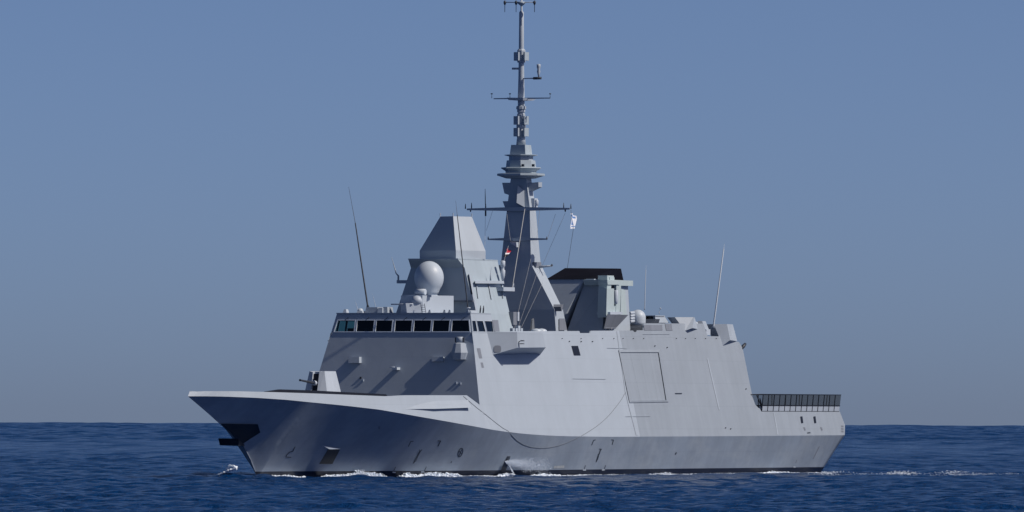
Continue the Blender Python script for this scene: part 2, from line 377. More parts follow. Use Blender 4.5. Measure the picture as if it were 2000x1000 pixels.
ib.face([(fx(14)+.1, 7.2, 13.95), (XE_b-.1, 7.2, 13.95), (XE_b-.1, -7.2, 13.95), (fx(14)+.1, -7.2, 13.95)])
ib.face([(XE_b-.15, 7.2, 13.9), (XE_t-.1, 7.1, 16), (XE_t-.1, -7.1, 16), (XE_b-.15, -7.2, 13.9)])
ib.box(51, 51.8, -4.8, 5.0, 13.96, 14.75); ib.box(49.3, 50.0, -6.4, -4.0, 13.96, 14.6)
ib.build('bridge_interior', 'inside', BR)
def frame_mb(c, w_, off):
    """flat rounded-looking frame around quad c (outer edge), of width w_, proud of the wall"""
    c = [np.array(a, float) for a in c]; ctr = sum(c)/4
    n = np.cross(c[1]-c[0], c[3]-c[0]); n /= np.linalg.norm(n); n = n*off
    mb = MB()
    def grow(k):
        out = []
        for i in range(4):
            e1 = c[(i+1) % 4]-c[i]; e2 = c[i-1]-c[i]; e1 /= np.linalg.norm(e1); e2 /= np.linalg.norm(e2)
            out.append(c[i]-(e1+e2)*k)
        return out
    o, i_ = grow(w_), grow(0.0)
    for k in range(4):
        j = (k+1) % 4
        mb.hexa([o[k], o[j], i_[j], i_[k]], [o[k]+n, o[j]+n, i_[j]+n, i_[k]+n])
    return mb
for i in range(7):
    a, b, c, d = we(i); quad = [fq(a, zb), fq(b, zb), fq(c, zt), fq(d, zt)]
    f = frame_mb(quad, .085, -.07); fr_ = f.build('bridge_window', 'frame')
    g = MB().face([fq(a, zb, -.02), fq(b, zb, -.02), fq(c, zt, -.02), fq(d, zt, -.02)]); g.build('pane', 'glass', fr_)
    wz = zt+.32; wp = (b+a)/2+.1
    MB().tube([fq(wp+.25, wz, .12), fq(wp-.15, zt+.02, .06)], .025, 5).build('wiper', 'dark', fr_)
for sgn in (1, -1):
    S_ = (lambda P: P) if sgn == 1 else mir
    for a, b, c, d in sw:
        quad = [S_(bq(a, szb)), S_(bq(b, szb)), S_(bq(c, szt)), S_(bq(d, szt))]
        fr_ = frame_mb(quad, .05, -.035*sgn).build('bridge_window', 'light')
        MB().face([S_(bq(a, szb, -.02)), S_(bq(b, szb, -.02)), S_(bq(c, szt, -.02)), S_(bq(d, szt, -.02))]).build('pane', 'glass', fr_)

# bridge wings
for sgn in (1, -1):
    S_ = (lambda P: P) if sgn == 1 else mir
    i0t, i0b = side(951, 648), side(962, 693); i1b = side(1055, 693)
    po = i0b[1]+2.0; ob, o2b = q(1011, 679, p=po), q(1066, 678.5, p=po)
    ot, o2t = q(1010, 648, p=po-.12), q(1060, 648, p=po-.12); ot = (ot[0], ot[1], i0t[2]); o2t = (o2t[0], o2t[1], i0t[2])
    i1t = (i1b[0]-.3, sp(i0t[2]), i0t[2])
    lo = [i0b, ob, o2b, i1b, (i1b[0]-.2, i1b[1]-.4, i1b[2]), (i0b[0]+.2, i0b[1]-.4, i0b[2])]
    hi = [i0t, ot, o2t, i1t, (i1t[0]-.2, i1t[1]-.4, i1t[2]), (i0t[0]+.2, i0t[1]-.4, i0t[2])]
    wg = MB(); wg.hexa([S_(a) for a in lo], [S_(a) for a in hi])
    wo = wg.build('bridge_wing', 'grey')
    # search light / pelorus on the wing edge
    c = q(1014, 667, p=ot[1]+.12)
    f = MB(); f.tube([S_((c[0], c[1]-.3, c[2]-.55)), S_((c[0], c[1], c[2])), S_((c[0]-.1, c[1]+.35, c[2]+.1))], [.045, .045, .035], 6)
    f.box(c[0]-.15, c[0]+.15, *sorted((sgn*(c[1]+.2), sgn*(c[1]+.5))), c[2]+.02, c[2]+.12); f.box(c[0]-.15, c[0]+.15, *sorted((sgn*(c[1]+.12), sgn*(c[1]+.5))), c[2]-.26, c[2]-.18)
    f.build('signal_lamp', 'dark', wo)
    pc = [np.array(front_p, float) for front_p in []]
    # round louvre on the wing's forward face
    A, B, C_ = np.array(i0t), np.array(ot), np.array(i0b)
    def onw(px, py):
        n = np.cross(B-A, C_-A); n /= np.linalg.norm(n); nw = np.array([n[0], -n[1], n[2]])
        Aw = np.array([A[0], -A[1], A[2]]); return q(px, py, plane=(nw, float(Aw@nw)))
    lv = MB(); cx, cy = 971.5, 682
    loop = [onw(cx+7.2*math.copysign(abs(math.cos(t))**.6, math.cos(t)), cy+7*math.copysign(abs(math.sin(t))**.6, math.sin(t))) for t in np.linspace(0, 2*math.pi, 17)[:-1]]
    lv.extr([S_(a) for a in loop], (-.04, .02*sgn, .02)); lv.build('louvre', 'panel', wo)

# vents and boxes on the bridge front
def fbox(name, pxl, pxr, pyt, pyb, depth, m='grey', taper=0.0, parent=SUP):
    a, b, c, d = front(pxl, pyb), front(pxr, pyb), front(pxr, pyt), front(pxl, pyt)
    mb = MB(); o = (-depth, 0, 0.0)
    mb.hexa([a, b, c, d], [tuple(np.add(x, o)) for x in (a, b, c, d)])
    return mb.build(name, m, parent)
fbox('ventilation_box', 685, 706, 697, 709, .55, 'grey')
fbox('ventilation_box', 846, 868, 697, 706, .35, 'grey')
c = front(776, 720); mb = MB(); mb.box(c[0]-.75, c[0]+.1, c[1]-.22, c[1]+.3, c[2]-.12, c[2]+.12); mb.tube([(c[0]-.6, c[1]-.55, c[2]+.14), (c[0]-.6, c[1], c[2]+.14)], .05, 6); mb.build('deck_lamp', 'white', SUP)
for px, py in ((705, 738), (709, 743), (891, 748), (899, 749)):
    c = front(px, py); MB().box(c[0]-.1, c[0]+.05, c[1]-.09, c[1]+.09, c[2]-.1, c[2]+.1).build('padeye', 'dark' if px == 705 else 'light', SUP)
# sensor turret on a faceted pedestal, right-hand side of the bridge front
c = front(903, 682); c = (c[0]-.65, c[1], c[2])
mb = MB(); zt_, zm, zb_ = c[2]+.55, c[2]-.35, c[2]-1.0
mb.lathe((c[0], c[1]), [(.25, zb_-.12), (.62, zb_), (.82, zm), (.58, zt_), (.40, zt_+.08)], 8, smooth=False, rot=.2)
mb.hexa([(c[0], c[1]-.5, zb_), (c[0], c[1]+.5, zb_), (c[0]+1.2, c[1]+.5, zb_), (c[0]+1.2, c[1]-.5, zb_)], [(c[0], c[1]-.35, zt_), (c[0], c[1]+.35, zt_), (c[0]+1.2, c[1]+.35, zt_), (c[0]+1.2, c[1]-.35, zt_)])
SEN = mb.build('sensor_pedestal', 'grey')
MB().lathe((c[0], c[1]), [(.36, zt_+.1), (.36, zt_+.62), (.3, zt_+.66)], 16).build('sensor_head', 'grey', SEN)
for d in (-.42, .42): MB().box(c[0]-.1, c[0]+.15, c[1]+d-.05, c[1]+d+.05, zt_+.12, zt_+.6).build('bracket', 'dark', SEN)

# ventilation grilles on the port side, dark port, fittings row
def splate(name, pts, m, off=.02, parent=SUP, thick=.03):
    a = [side(*p_, off) for p_ in pts]; b = [side(*p_, off+thick) for p_ in pts]
    return MB().hexa(a, b).build(name, m, parent)
splate('ventilation_grille', [(931.5, 680), (938, 680), (942, 700), (936, 700)], 'panel')
splate('ventilation_grille', [(938.5, 708), (943, 708), (948, 729), (943, 729)], 'panel')
splate('side_port', [(1116.5, 675.5), (1129, 675.5), (1134, 694), (1121.5, 694)], 'black')
splate('side_plate', [(962, 625), (973, 625), (976, 647.5), (965.5, 647.5)], 'panel')  # plain grey plate abaft the bridge side windows
dots = [(979, 805), (996, 806)]
for px, py in dots: splate('mooring_pipe', [(px-1.6, py-3), (px+1.6, py-3), (px+2, py+3.5), (px-1.2, py+3.5)], 'mark')
for px in (1015, 1049, 1097, 1134, 1176, 1198, 1216, 1236, 1256, 1320, 1338, 1357, 1377, 1398):
    py = 661.5 if px < 1300 else 661.5
    a = side(px, py, .0); mb = MB(); mb.tube([a, (a[0], a[1]+.12, a[2]+.04)], .04, 6); mb.build('cleat', 'dark', SUP)
for px, py in ((1111, 667), (1134, 667.5), (1156, 667.5), (1278, 676), (1302, 679), (1456, 760), (1416, 836), (1426, 838)):
    a = side(px, py, .0); MB().tube([a, (a[0], a[1]+.14, a[2]+.04)], .055, 6).build('cleat', 'dark', SUP)
splate('scuttle', [(1319, 767.5), (1332, 767.5), (1332, 769.5), (1319, 769.5)], 'mark')
for pts in ([(1119, 739.2), (1183, 740), (1183, 740.9), (1119, 740.1)], [(1222, 813), (1270, 812.6), (1270, 813.5), (1222, 813.9)], [(1256, 652.5), (1308, 652.2), (1308, 652.9), (1256, 653.2)], [(1225, 681), (1186, 680), (1186, 679.3), (1225, 680.2)]):
    splate('rubbing_strake', pts, 'grey_aft', thick=.03)
# thin raised grey strips along the crease and lines up the side
for pts in ([(1204.6, 647), (1206.2, 647), (1223, 765), (1221, 765)], [(1221, 765), (1223, 765), (1246.5, 850), (1242.5, 850)], [(1381, 700), (1383, 700), (1406, 800), (1404, 800)], [(1511, 806), (1512.6, 806), (1520.5, 849), (1518.3, 849)]):
    splate('side_strip', pts, 'grey', off=0.0, thick=.035)
# boat bay door: sunk panel inside a proud rim
RIM = [(1208.5, 683.5), (1289, 683.5), (1306, 785), (1230, 786.5)]; INN = [(1211.5, 688), (1286.5, 688), (1301.5, 781.5), (1234, 782.5)]
mb = MB()
for k in range(4):
    j = (k+1) % 4; lo = [RIM[k], RIM[j], INN[j], INN[k]]
    hts = .13
    mb.hexa([side(*a, .005) for a in lo], [side(*a, hts if a in INN else hts*.6) for a in lo])
DOOR = mb.build('boat_bay_door', 'grey_aft')
mb = MB().hexa([side(*a, .01) for a in INN], [side(*a, .03) for a in INN])
for f in (.25, .5, .75):
    A = np.array(side(*INN[0], .03))*(1-f)+np.array(side(*INN[1], .03))*f; B = np.array(side(*INN[3], .03))*(1-f)+np.array(side(*INN[2], .03))*f
    mb.tube([A, B], .012, 4)
mb.build('door_panel', 'grey_aft', DOOR)
# stern ports, small marks near the transom
for px in (1566, 1591.5):
    splate('stern_port', [(px-2.6, 813.5), (px+1.4, 813), (px+3, 826), (px-.8, 826.5)], 'black')
for px in (1571, 1604): splate('fairlead', [(px-1.5, 834.5), (px+1.5, 834.5), (px+3, 840), (px+1, 841)], 'panel')
for k in range(3): splate('draught_panel', [(1643.5, 831+5*k), (1647.5, 831+5*k), (1648, 834+5*k), (1644, 834+5*k)], 'panel')
splate('exhaust_port', [(1577, 844.5), (1583, 844), (1583, 846), (1577, 846.5)], 'mark')
# sponsons near the hangar roof
for (tl, tr, br, bl, ap) in (((1318, 619.5), (1354, 619.5), (1352.5, 640.5), (1338, 646), (1363, 642)), ((1394, 633), (1420, 633), (1426, 664), (1411.5, 675), (1440, 668))):
    B0 = side(*bl); po = B0[1]+.6
    o_b = q(*br, p=po); o_t = q(*tr, p=po-.25); i_t = q(*tl, p=po-(1.75 if tl[0] < 1380 else 1.35)); a_ = side(*ap)
    lo = [B0, o_b, (a_[0], a_[1], o_b[2]-.1), (B0[0]+.8, B0[1]-1.2, B0[2])]
    hi = [i_t, o_t, (a_[0]-.3, sp(o_t[2])+.02, o_t[2]), (i_t[0]+.8, i_t[1]-1.2, i_t[2])]
    for S_ in ((lambda P: P), mir):
        MB().hexa([S_(x) for x in lo], [S_(x) for x in hi]).build('sponson', 'grey')
# grey plates painting the shade in the raised bulwark's openings
splate('bulwark_opening_shade', [(1257.5, 634.5), (1293, 634.5), (1294, 645), (1258.5, 645)], 'panel', thick=.02)
splate('bulwark_opening_shade', [(1299, 632.5), (1311.5, 632.5), (1313.5, 645.5), (1301.5, 645.5)], 'panel', thick=.02)
# fairing ledge on the port bow
ld = MB(); T0 = q(775, 799, p=hullp(1, 30)-.2)
A = []
def bside(px, py, X0=40):
    X = X0
    for _ in range(60):
        P = q(px, py, p=pk(X)-SIDE_S*max(0, 6.8-zk(X))); X = .5*X+.5*P[0]
    return P
l0 = bside(775, 799); l1 = bside(914, 796); u1 = bside(914, 781); um = bside(850, 783); lm = bside(845, 798.5)
o1 = (l1[0], l1[1]+.42, l1[2]); om = (lm[0], lm[1]+.36, lm[2])
ld.face([l0, om, um]); ld.face([om, o1, u1, um]); ld.face([l0, lm, om]); ld.face([lm, l1, o1, om]); ld.face([l1, u1, o1])
ld.build('fairing_ledge', 'grey', HULL)

# ---------------------------------------------------------------- foredeck: dark coaming and gun
cb = MB()
def cz(px, py):
    X = 15.0
    for _ in range(60): P = q(px, py, p=max(pk(X)-SIDE_S*(8-zk(X))-.65, .3)); X = .5*X+.5*P[0]
    return P

cl = [(520, 764.8), (548, 760.5), (600, 762), (680, 766), (754.5, 770), (756, 773)]
tp = [cz(*a) for a in cl]
for a, b in zip(tp, tp[1:]): cb.hexa([(a[0], a[1], 6.97), (b[0], b[1], 6.97), (b[0], b[1]-.25, 6.97), (a[0], a[1]-.25, 6.97)], [a, b, (b[0], b[1]-.25, b[2]), (a[0], a[1]-.25, a[2])])
cb.build('coaming', 'black', HULL)
G = lambda X, p, z: (X, p, z)
gx0, gz0, gz1 = 27.6, 7.0, q(630, 725, X=29.5)[2]
gm = MB()
# faceted shield: port and starboard halves with the dark slot between
for s_ in (1, -1):
    lo = [(gx0, .32*s_, gz0), (gx0+.55, 1.42*s_, gz0), (gx0+4.6, 1.20*s_, gz0), (gx0+4.6, .32*s_, gz0)]
    md = [(gx0-.05, .34*s_, gz0+2.4), (gx0+.6, 1.38*s_, gz0+2.4)]
    hi = [(gx0+.75, .34*s_, gz1-.1), (gx0+.95, .80*s_, gz1), (gx0+3.7, .72*s_, gz1), (gx0+3.7, .34*s_, gz1)]
    gm.hexa(lo, hi)
gm.box(gx0+1.2, gx0+3.7, -.34, .34, gz0, gz1-.05)
GUN = gm.build('gun_turret', 'light')
MB().hexa([(gx0+.55, -.31, gz0), (gx0+.55, .31, gz0), (gx0+1.25, .31, gz0), (gx0+1.25, -.31, gz0)], [(gx0+.9, -.31, gz1-.25), (gx0+.9, .31, gz1-.25), (gx0+1.25, .31, gz1-.25), (gx0+1.25, -.31, gz1-.25)]).build('gun_slot', 'black', GUN)
be = q(586, 742.5, p=0); bs = (gx0+.9, 0, q(618, 749, p=0)[2])
MB().tube([bs, tuple(np.array(bs)*.8+np.array(be)*.2)], .24, 10).build('gun_mantle', 'light', GUN)
MB().tube([bs, be, (be[0]-.01, 0, be[2])], [.13, .09, .12], 8).build('gun_barrel', 'dark', GUN)

# ---------------------------------------------------------------- mast house, radar housing, satellite dome
mh = MB()
lo = [(55.9, -4.85, 13.3), (55.9, 4.85, 13.3), (64.7, 5.05, 13.3), (64.7, -5.05, 13.3)]
mid = [(56.2, -4.3, 16.13), (56.2, 4.3, 16.13), (64.75, 4.3, 16.13), (64.75, -4.3, 16.13)]
hi = [(56.75, -2.93, 20.65), (56.75, 2.93, 20.65), (65.2, 2.93, 20.65), (65.2, -2.93, 20.65)]
tp2 = [(55.65, -2.70, 21.46), (55.65, 2.70, 21.46), (65.3, 2.70, 21.46), (65.3, -2.70, 21.46)]
mh.hexa(lo, mid); mh.hexa([(a[0], a[1], a[2]+.0) for a in mid], hi)
mh.hexa(hi, tp2)
mh.hexa([(55.6, -2.72, 21.465), (55.6, 2.72, 21.465), (65.3, 2.72, 21.465), (65.3, -2.72, 21.465)], [(55.6, -2.72, 21.57), (55.6, 2.72, 21.57), (65.3, 2.72, 21.57), (65.3, -2.72, 21.57)])
MHO = mh.build('mast_house', 'green')
# pilaster up the port front corner, ledge and fins on the port face
def mface(px, py, off=0.0):
    n = np.array([0, -1., .3033]); return q(px, py, plane=(n/np.linalg.norm(n)*np.linalg.norm(n), 4.3+.3033*16.13+off))
mb = MB().hexa([mface(916, 535), mface(921, 541), mface(934, 612), mface(930, 612)], [mface(916, 535, .25), mface(921, 541, .25), mface(934, 612, .25), mface(930, 612, .25)])
mb.build('corner_pilaster', 'grey', MHO)
mb = MB(); loop = [(928, 548.5), (984, 548.5), (985, 554), (928, 553.5)]
mb.hexa([mface(*a) for a in loop], [mface(*a, .5) for a in loop])
LED = mb.build('antenna_ledge', 'grey', MHO)
for a, b in (((930, 554), (935, 582)), ((954, 554), (961, 584)), ((980, 556), (983.5, 582))):
    loop = [a, (a[0]+2, a[1]), b, (b[0]-1.4, b[1])]; MB().hexa([mface(*x) for x in loop], [mface(x[0], x[1], .10) for i, x in enumerate(loop)]).build('stiffener', 'grey', MHO)
c = mface(958, 548, .4); mb = MB().tube([c, (c[0], c[1], c[2]+.45), (c[0]+.05, c[1], c[2]+.75)], [.09, .07, .05], 8); mb.tube([(c[0], c[1], c[2]+.75), (c[0]+.1, c[1]+.05, c[2]+1.3)], .02, 5); mb.build('antenna', 'grey', LED)
c = mface(982, 548, .4)
MB().lathe((c[0], c[1]), [(.10, c[2]), (.22, c[2]+.5), (.25, c[2]+1.0), (.15, c[2]+1.1), (.15, c[2]+1.35), (.24, c[2]+1.45), (.24, c[2]+1.95), (.12, c[2]+2.0)], 12).build('antenna', 'light', LED)
mb = MB(); a = q(978, 563, p=4.0); b = q(1000, 568, p=4.0); mb.box(a[0], b[0], 3.4, 4.3, b[2]-.05, a[2]+.12); mb.tube([(b[0]-.1, 4.2, b[2]+.1), (b[0]-.1, 4.2, b[2]+.75)], .06, 6); mb.build('antenna_bracket', 'light', MHO)
a = mface(993, 611); mb = MB(); mb.box(a[0]+.1, a[0]+1.0, a[1]-.2, a[1]+.5, a[2]-1.2, a[2]+.1); mb.build('locker', 'panel', MHO)
mb = MB(); mb.box(a[0]+.95, a[0]+1.35, a[1]+.1, a[1]+.6, a[2]-.8, a[2]+.1); mb.build('locker', 'light', MHO)
a0 = q(774, 549.5, p=-5.2); a1 = q(800, 549.5, p=-3.2)
mb = MB().box(58.2, 58.9, -5.15, -3.2, a0[2]-.2, a0[2]+.12); mb.tube([(58.5, -5.1, a0[2]), (58.5, -5.1, a0[2]+.55), (58.4, -5.3, a0[2]+.8), (58.3, -5.75, a0[2]+2.4)], [.1, .1, .06, .02], 6); mb.build('antenna_outrigger', 'mast', MHO)
mb = MB().hexa([(56.0, 4.5, 15.2), (56.0, 4.75, 15.2), (56.35, 4.75, 15.2), (56.35, 4.5, 15.2)], [(56.25, 3.75, 18), (56.25, 4.0, 18), (56.6, 4.0, 18), (56.6, 3.75, 18)])
mb.build('cable_trunk', 'grey', MHO)
mb = MB(); za = q(880, 588, X=56.3)[2]; mb.box(55.9, 56.3, 1.5, 4.2, za-.06, za+.06); mb.build('handrail', 'panel', MHO)

PHI = math.radians(15); av = np.array([math.cos(PHI), math.sin(PHI)]); bv = np.array([-math.sin(PHI), math.cos(PHI)])
def rrect(cx, cp, ha, hb2, z): return [(cx+i*ha*av[0]+j*hb2*bv[0], cp+i*ha*av[1]+j*hb2*bv[1], z) for i, j in ((-1, -1), (-1, 1), (1, 1), (1, -1))]
rcx = q(896, 503, p=1.88)[0]+2.705; rtx = q(887, 423, p=.70)[0]+1.60
rb_ = rrect(rcx, 0, 2.33, 2.33, 21.58); rm = rrect(rcx-.02, 0, 2.34, 2.33, 22.4); rt = rrect(rcx+.25, .25, 1.48, .82, 25.82)
mb = MB().hexa(rb_, rm).hexa(rm, rt)
RAD = mb.build('radar_housing', 'mast', merge=0.0005)
for X_, p_, _z in rt[:3]: MB().tube([(X_, p_, 25.8), (X_, p_, 26.15)], .05, 5).build('lightning_rod', 'light', RAD)

dc = q(838, 543, X=53.6); DR = 1.46
prf = [(.78, dc[2]-1.75), (1.0, dc[2]-1.35)]
prf += [(DR*math.cos(t), dc[2]+.02+1.66*math.sin(t)) for t in np.linspace(-.72, math.pi/2-.02, 18)]
DOME = MB().lathe((dc[0], dc[1]), prf, 40).build('satellite_dome', 'white')
MB().lathe((dc[0], dc[1]), [(.9, 16.1), (.9, dc[2]-1.7)], 20).build('pedestal', 'light', DOME)
# white equipment house in front of the dome, with its port face turned forward
bl = q(825, 577, X=50.0); br = q(886, 577, X=53.0); z1 = bl[2]; zr_ = 16.1
L0 = q(797, 583, X=49.2)
hs = MB()
hs.hexa([(bl[0], bl[1], zr_), (br[0], br[1], zr_), (br[0]+.6, br[1]-1.4, zr_), (bl[0]+.6, bl[1]-2.6, zr_)], [(bl[0], bl[1], z1), (br[0], br[1], z1), (br[0]+.6, br[1]-1.4, z1), (bl[0]+.6, bl[1]-2.6, z1)])
EQ = hs.build('equipment_house', 'white')
e0 = q(795, 612, X=48.9); e1 = q(826, 612, X=49.9); zc = q(800, 592, X=49)[2]
mb = MB(); mb.hexa([(e0[0], e0[1], zr_), (e1[0], e1[1], zr_), (e1[0]+.9, e1[1]-1.2, zr_), (e0[0]+.7, e0[1]-1.0, zr_)], [(e0[0], e0[1]-.15, zc), (e1[0], e1[1], zc), (e1[0]+.9, e1[1]-1.2, zc), (e0[0]+.7, e0[1]-1.0, zc)])
e2 = q(808, 592, X=49.6); mb.lathe((49.9, e2[1]+.2), [(.55, zc), (.55, zc+.35), (.38, zc+.65), (.1, zc+.75)], 14); mb.build('radar_pedestal', 'light', EQ)
a = q(791, 578.5, X=50.6); b = q(844, 578.5, X=50.6); MB().hexa([(50.45, a[1], a[2]-.1), (50.45, b[1], a[2]-.1), (50.75, b[1], a[2]-.1), (50.75, a[1], a[2]-.1)], [(50.45, a[1], a[2]+.12), (50.45, b[1], a[2]+.12), (50.75, b[1], a[2]+.12), (50.75, a[1], a[2]+.12)]).build('navigation_radar', 'light', EQ)
a = q(764, 594.5, X=49.2); b = q(806, 593.8, X=49.2); MB().tube([a, b], .075, 6).build('navigation_radar', 'light', EQ)
for (x0, x1, y0) in ((780, 795, 592),):
    a = q(x0, y0, X=50.2); b = q(x1, 606, X=50.2); MB().box(50.1, 50.5, a[1], b[1], b[2], a[2]).build('locker', 'grey', EQ)
mb = MB()
for px in (824.5, 832):
    a = q(px-3, 593, X=49.4); b = q(px, 612, X=49.3); mb.tube([a, b], .035, 5)
for k in range(4): a = q(822+k*.6, 596+4*k, X=49.35); b = q(829.5+k*.7, 596+4*k, X=49.35); mb.tube([a, b], .025, 4)
mb.build('ladder', 'panel', EQ)
a = q(822, 570, X=51); mb = MB().tube([(51, a[1]-.55, a[2]), (51, a[1]+.5, a[2])], .30, 14); mb.tube([(51, a[1], a[2]-.3), (51.1, a[1], z1)], .12, 6); mb.build('searchlight', 'white', EQ)
# roof fittings along the forward edge
def roof_fit(px0, px1, py, X, name, m, dx=1.0, top_in=.15):
    a, b = q(px0, py, X=X), q(px1, py, X=X); z = a[2]
    return MB().hexa([(X, a[1], zr_), (X, b[1], zr_), (X+dx, b[1], zr_), (X+dx, a[1], zr_)], [(X+.1, a[1]+top_in, z), (X+.1, b[1]-top_in, z), (X+dx, b[1]-top_in, z), (X+dx, a[1]+top_in, z)]).build(name, m, BR)
roof_fit(712, 739, 600, 49.8, 'equipment_locker', 'grey', 1.6); roof_fit(737, 747, 601, 49.6, 'equipment_locker', 'light', .5, .05); roof_fit(746, 757, 599.5, 49.8, 'equipment_locker', 'grey', 1.4, .08)
roof_fit(669, 677, 604, 49.3, 'navigation_light', 'light', .6, .12); roof_fit(696, 708, 607, 49.4, 'equipment_locker', 'grey', .7, .1)
a = q(703, 606, X=49.7); MB().lathe((49.8, a[1]), [(.3, zr_), (.3, a[2]), (.2, a[2]+.15), (.05, a[2]+.2)], 12).build('antenna_dome', 'white', BR)
for px in (838, 867, 877): roof_fit(px-3.2, px+3.2, 605, 48.9, 'wind_deflector', 'mast', .15, .26)
roof_fit(908, 921, 606, 49.2, 'equipment_locker', 'grey', 1.5, .2)
a = q(915, 603, X=49.2); mb = MB().tube([(49.2, a[1], zr_), (49.2, a[1], a[2])], .07, 6); mb.lathe((49.2, a[1]), [(.12, a[2]), (.22, a[2]+.05), (.2, a[2]+.13), (.05, a[2]+.16)], 10); mb.build('antenna_dome', 'light', BR)
for px in (943, 949): a = side(px, 616); MB().tube([(a[0], a[1]-.3, zr_), (a[0]+.1, a[1]-.3, zr_+.45), (a[0]+.15, a[1]-.3, zr_+.75)], [.08, .08, .03], 6).build('antenna', 'dark', BR)

# ---------------------------------------------------------------- main mast
mm = MB()
def mring(Xf, Xb, h, z, hb_=None): hb_ = h if hb_ is None else hb_; return [(Xf, -h, z), (Xf, h, z), (Xb, hb_, z), (Xb, -hb_, z)]
R0 = mring(75.2, 79.3, 4.85, 13.3, 4.5); R1 = mring(75.25, 78.1, 4.55, 16.72, 4.25); R2 = mring(75.9, 78.35, 1.66, 21.37); R3 = mring(76.5, 77.95, 1.25, 27.08); R4 = mring(76.45, 77.75, .82, 30.2)
for a, b in ((R0, R1), (R1, R2), (R2, R3), (R3, R4)): mm.hexa(a, b)
MAST = mm.build('main_mast', 'mast', merge=0.0005)
# light trim strip down the port front edge, and grey panels in the leg
mb = MB()
for (a, b) in ((((1035.5, 408), (1038.5, 408)), ((1036, 515), (1040, 515))), (((1036.5, 510), (1039.5, 510)), ((1083, 604), (1087, 604))), (((1083, 604), (1087, 604)), ((1087.5, 645), (1090.5, 645)))):
    pass
a = q(1040, 512, p=1.7); b = q(1053, 512, p=1.7); c_ = q(1053, 523, p=1.7); d_ = q(1042, 523, p=1.7)
MB().hexa([a, b, c_, d_], [(x[0], x[1]+.25, x[2]) for x in (a, b, c_, d_)]).build('mast_platform', 'panel', MAST)
pa = [q(1092, 622, p=4.6), q(1102, 622, p=4.6), q(1107, 645, p=4.72), q(1092, 645, p=4.72)]
MB().hexa(pa, [(x[0], x[1]+.03, x[2]) for x in pa]).build('mast_door', 'panel', MAST)
a = q(1086, 606, p=4.6); b = q(1110, 602, p=5.3); MB().hexa([(a[0], 4.2, a[2]-.1), (a[0], 5.2, a[2]-.1), (b[0]-1.2, 5.2, a[2]+.1), (b[0]-1.2, 4.2, a[2]+.1)], [(a[0]-.2, 4.2, a[2]+.35), (a[0]-.2, 5.2, a[2]+.35), (b[0]-1.2, 5.3, a[2]+.6), (b[0]-1.2, 4.2, a[2]+.6)]).build('mast_platform', 'panel', MAST)
# facet on the upper front of the mast
a = q(1012, 365, p=0); mb = MB().hexa([q(1009, 396, X=75.7), q(1025, 405, X=76.2), q(1025, 405, X=76.6), q(1009, 396, X=76.6)], [q(1011, 362, X=75.95), q(1024, 372, X=76.35), q(1024, 372, X=76.6), q(1011, 362, X=76.6)])
mb.build('mast_fairing', 'mast', MAST)
# sponsons either side under the platforms
for px0, px1, yt, yb, nm in ((983, 998, 357, 373, 'mast_sponson'), (984, 992, 393, 400, 'mast_sponson')):
    a, b = q(px0, yt, X=76.8), q(px1, yb, X=76.8)
    MB().hexa([(76.5, a[1]+.25, b[2]-.25), (76.5, b[1]+.2, b[2]-.5), (77.6, b[1]+.2, b[2]-.5), (77.6, a[1]+.25, b[2]-.25)], [(76.5, a[1], a[2]), (76.5, b[1]+.2, a[2]), (77.6, b[1]+.2, a[2]), (77.6, a[1], a[2])]).build(nm, 'mast', MAST)
    a2, b2 = (a[1], b[1])
a, b = q(1030, 356, X=77.2), q(1054, 372, X=77.2)
MB().hexa([(76.7, .7, b[2]-.2), (76.9, b[1], b[2]+.35), (77.8, b[1], b[2]+.35), (77.8, .7, b[2]-.2)], [(76.7, .7, a[2]-.1), (76.9, b[1], a[2]), (77.8, b[1], a[2]), (77.8, .7, a[2]-.1)]).build('mast_sponson', 'grey', MAST)
a = q(1041, 396, X=77.3); MB().box(77.1, 77.9, a[1]-.2, a[1]+.25, a[2]-.5, a[2]+.45).build('locker', 'light', MAST)
a = q(1048, 395, X=77.3); MB().lathe((77.4, a[1]-.05), [(.12, a[2]-.35), (.2, a[2]-.3), (.2, a[2]+.2), (.1, a[2]+.3)], 10).build('antenna', 'light', MAST)
# antennas tiers
MX = 77.1
def zpx(py): return q(1015, py, p=0)[2]
def tier(name, loops, m='green', n=8, rot=math.pi/8, parent=MAST):
    mb = MB()
    mb.lathe((MX, 0), [(r, zpx(y)) for r, y in loops], n, smooth=False, rot=rot); return mb.build(name, m, parent)
tier('mast_neck', [(.95, 347), (.95, 342)], 'mast', 4, math.pi/4)
tier('mast_platform', [(1.5, 348.5), (2.3, 343.5), (2.42, 343), (2.42, 339.3), (2.3, 338.8)], 'green')
tier('antenna_ring', [(1.55, 338.7), (1.6, 331)], 'green')
tier('mast_platform', [(1.5, 335), (2.05, 328.5), (1.98, 327), (1.6, 329)], 'green')
tier('antenna_ring', [(1.55, 329.5), (1.45, 313.5), (1.32, 313)], 'green')
tier('mast_neck', [(1.22, 313), (1.22, 304.5)], 'mast')
tier('mast_platform', [(1.2, 305.5), (1.68, 303.3), (1.68, 302.2), (1.2, 301.8)], 'green')
tier('antenna_housing', [(1.22, 302), (1.08, 283)], 'green', 4, math.pi/4)
for px, py in ((1021, 323), (1041, 323)):
    a = q(px, py, X=75.6); MB().box(75.55, 75.75, a[1]-.12, a[1]+.12, a[2]-.13, a[2]+.13).build('camera_port', 'dark', MAST)
